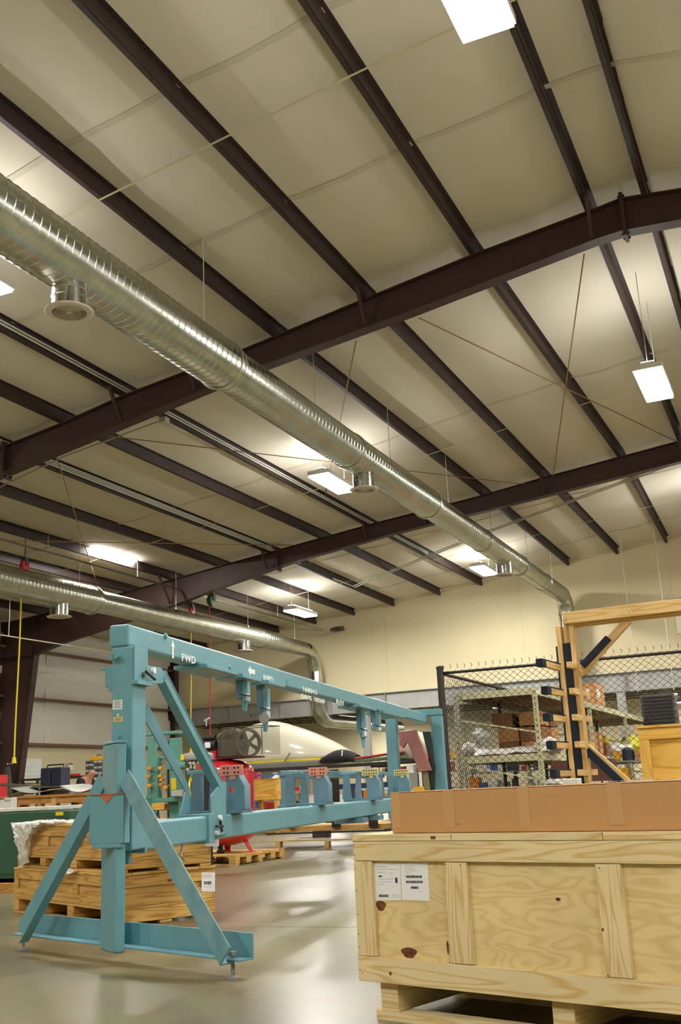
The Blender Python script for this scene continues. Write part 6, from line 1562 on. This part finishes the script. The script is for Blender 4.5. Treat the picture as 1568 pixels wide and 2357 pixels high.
while x < C_.x-.35:
    w_ = r_.uniform(.10, .2); mm_ = r_.choice([ORG, REDC, YELR, ORG, WHITE]); h_ = r_.uniform(.08, .2); b = B(); b.box((x+w_/2, sy+.15, z2+.001+h_/2), (w_, .2, h_)); b.lathe((x+w_/2, sy+.15, z2+h_), [(w_*.3, 0), (w_*.25, .02), (.01, .03)], 10)
    tag(b.build('part_bin', mm_, bevel=.006), '%s bin, %s in the row on the dark blue bench' % (mm_.name.split()[0], ORD[bi]), 'bin', 'bins on the dark blue bench'); x += w_+.03; bi += 1
# white and grey benches further right, tool boards
for k, (x0, x1, yt, Y, m, lb) in enumerate(((690, 730, 1846, 24, WHITE, 'white table behind the second support pad'), (770, 812, 1850, 25, SILV, 'pale table of papers behind the middle pads'), (905, 990, 1812, 24, GREY, 'grey table behind the blue end frame'), (240, 300, 1800, 27, GREY, 'grey table behind the blue column'))):
    z = bgtable(x0, x1, yt, Y, lb, m, legm=DGREY)
    r_ = random.Random(50+k); A_, C_ = at(x0, yt, Y=Y), at(x1, yt, Y=Y); x = A_.x+.05; j = 0
    while x < C_.x-.2:
        w_ = r_.uniform(.12, .3); h_ = r_.uniform(.08, .35); mm_ = r_.choice([CARD2, WHITE, GREY, BLUEP, CARD, SILV, TOOLB]); b = B(); q = V((x+w_/2, Y+.25, z)); b.box(q+UP*(h_/2), (w_, .3, h_)); b.box(q+UP*(h_+.006), (w_+.015, .31, .012))
        tag(b.build('storage_box', mm_, bevel=.004), '%s box, %s on the %s' % (mm_.name.split()[0], ORD[j], lb), 'box', 'boxes on background tables'); x += w_+.04; j += 1
shelf_unit(-11.9, -9.4, 29.5, .6, [.3, .8, 1.25, 1.6], 'grey shelving of mixed goods far behind the middle of the blue beam', n_items=1, seed=31, itemlab="shelving far behind blue beam")
shelf_unit(-8.6, -6.4, 27.5, .6, [.3, .75, 1.15], 'grey shelving behind the blue end frame', n_items=1, seed=33, itemlab="shelving behind blue end frame")
shelf_unit(-17.6, -14.9, 31.0, .6, [.4, .85, 1.3], 'grey shelving far away left of the compressor', n_items=1, seed=35, itemlab="shelving left of compressor")
# long wooden beams lying on low stands at the back
for k, (x0, x1, y0, y1, Y, lb) in enumerate(((740, 905, 1893, 1903, 19.5, 'long pine beam lying behind the lower blue beam'),)):
    A_, C_ = at(x0, y1, Y=Y), at(x1, y0, Y=Y); b = B(); b.box(((A_.x+C_.x)/2, Y, (A_.z+C_.z)/2), (C_.x-A_.x+1, .3, .09)); tm = b.build('timber', YPINE, bevel=.004); tag(tm, lb, 'timber')
    for x in (A_.x, C_.x): b = B(); b.box((x, Y, ((A_.z+C_.z)/2-.045)/2), (.3, .25, (A_.z+C_.z)/2-.045)); tag(b.build('support_block', DGREY, bevel=.01), 'dark block under the %s end of the long pine beam' % ('left' if x == A_.x else 'right'), 'block')
# a paper notice on the cream far wall
q = at(612, 1726, Y=FY-.15); b = B(); b.box(q, (1.1, .03, .55)); tag(b.build('notice_board', PAPER, bevel=.005), 'white notice on the far cream wall above the canopy stand', 'notice')
for k, (x, y, nm, m) in enumerate(((1545, 1640, 'duct_shadow_box', BLKM),)): pass
q = at(1515, 1632, Y=31)
t = thing('unit_heater', 'dark slatted unit hanging under the header beam near the right edge', 'heater', q)
b = B(); b.box(q+V((0, .35, 0)), (.95, .6, .85)); b.build('housing', DGREY, t, bevel=.02)
for k in range(8): b = B(); b.box(q+V((0, .02, -.36+k*.1)), (.85, .05, .03)); b.build('slat', BLKM, t)
b = B(); b.tube(q+V((-.5, 0, .5)), (q.x-.5, q.y, zroof(q.x, q.y)+.05), .012, 6); b.tube(q+V((.5, 0, .5)), (q.x+.5, q.y, zroof(q.x, q.y)+.05), .012, 6); b.build('hanger_rods', CONDUIT, t)
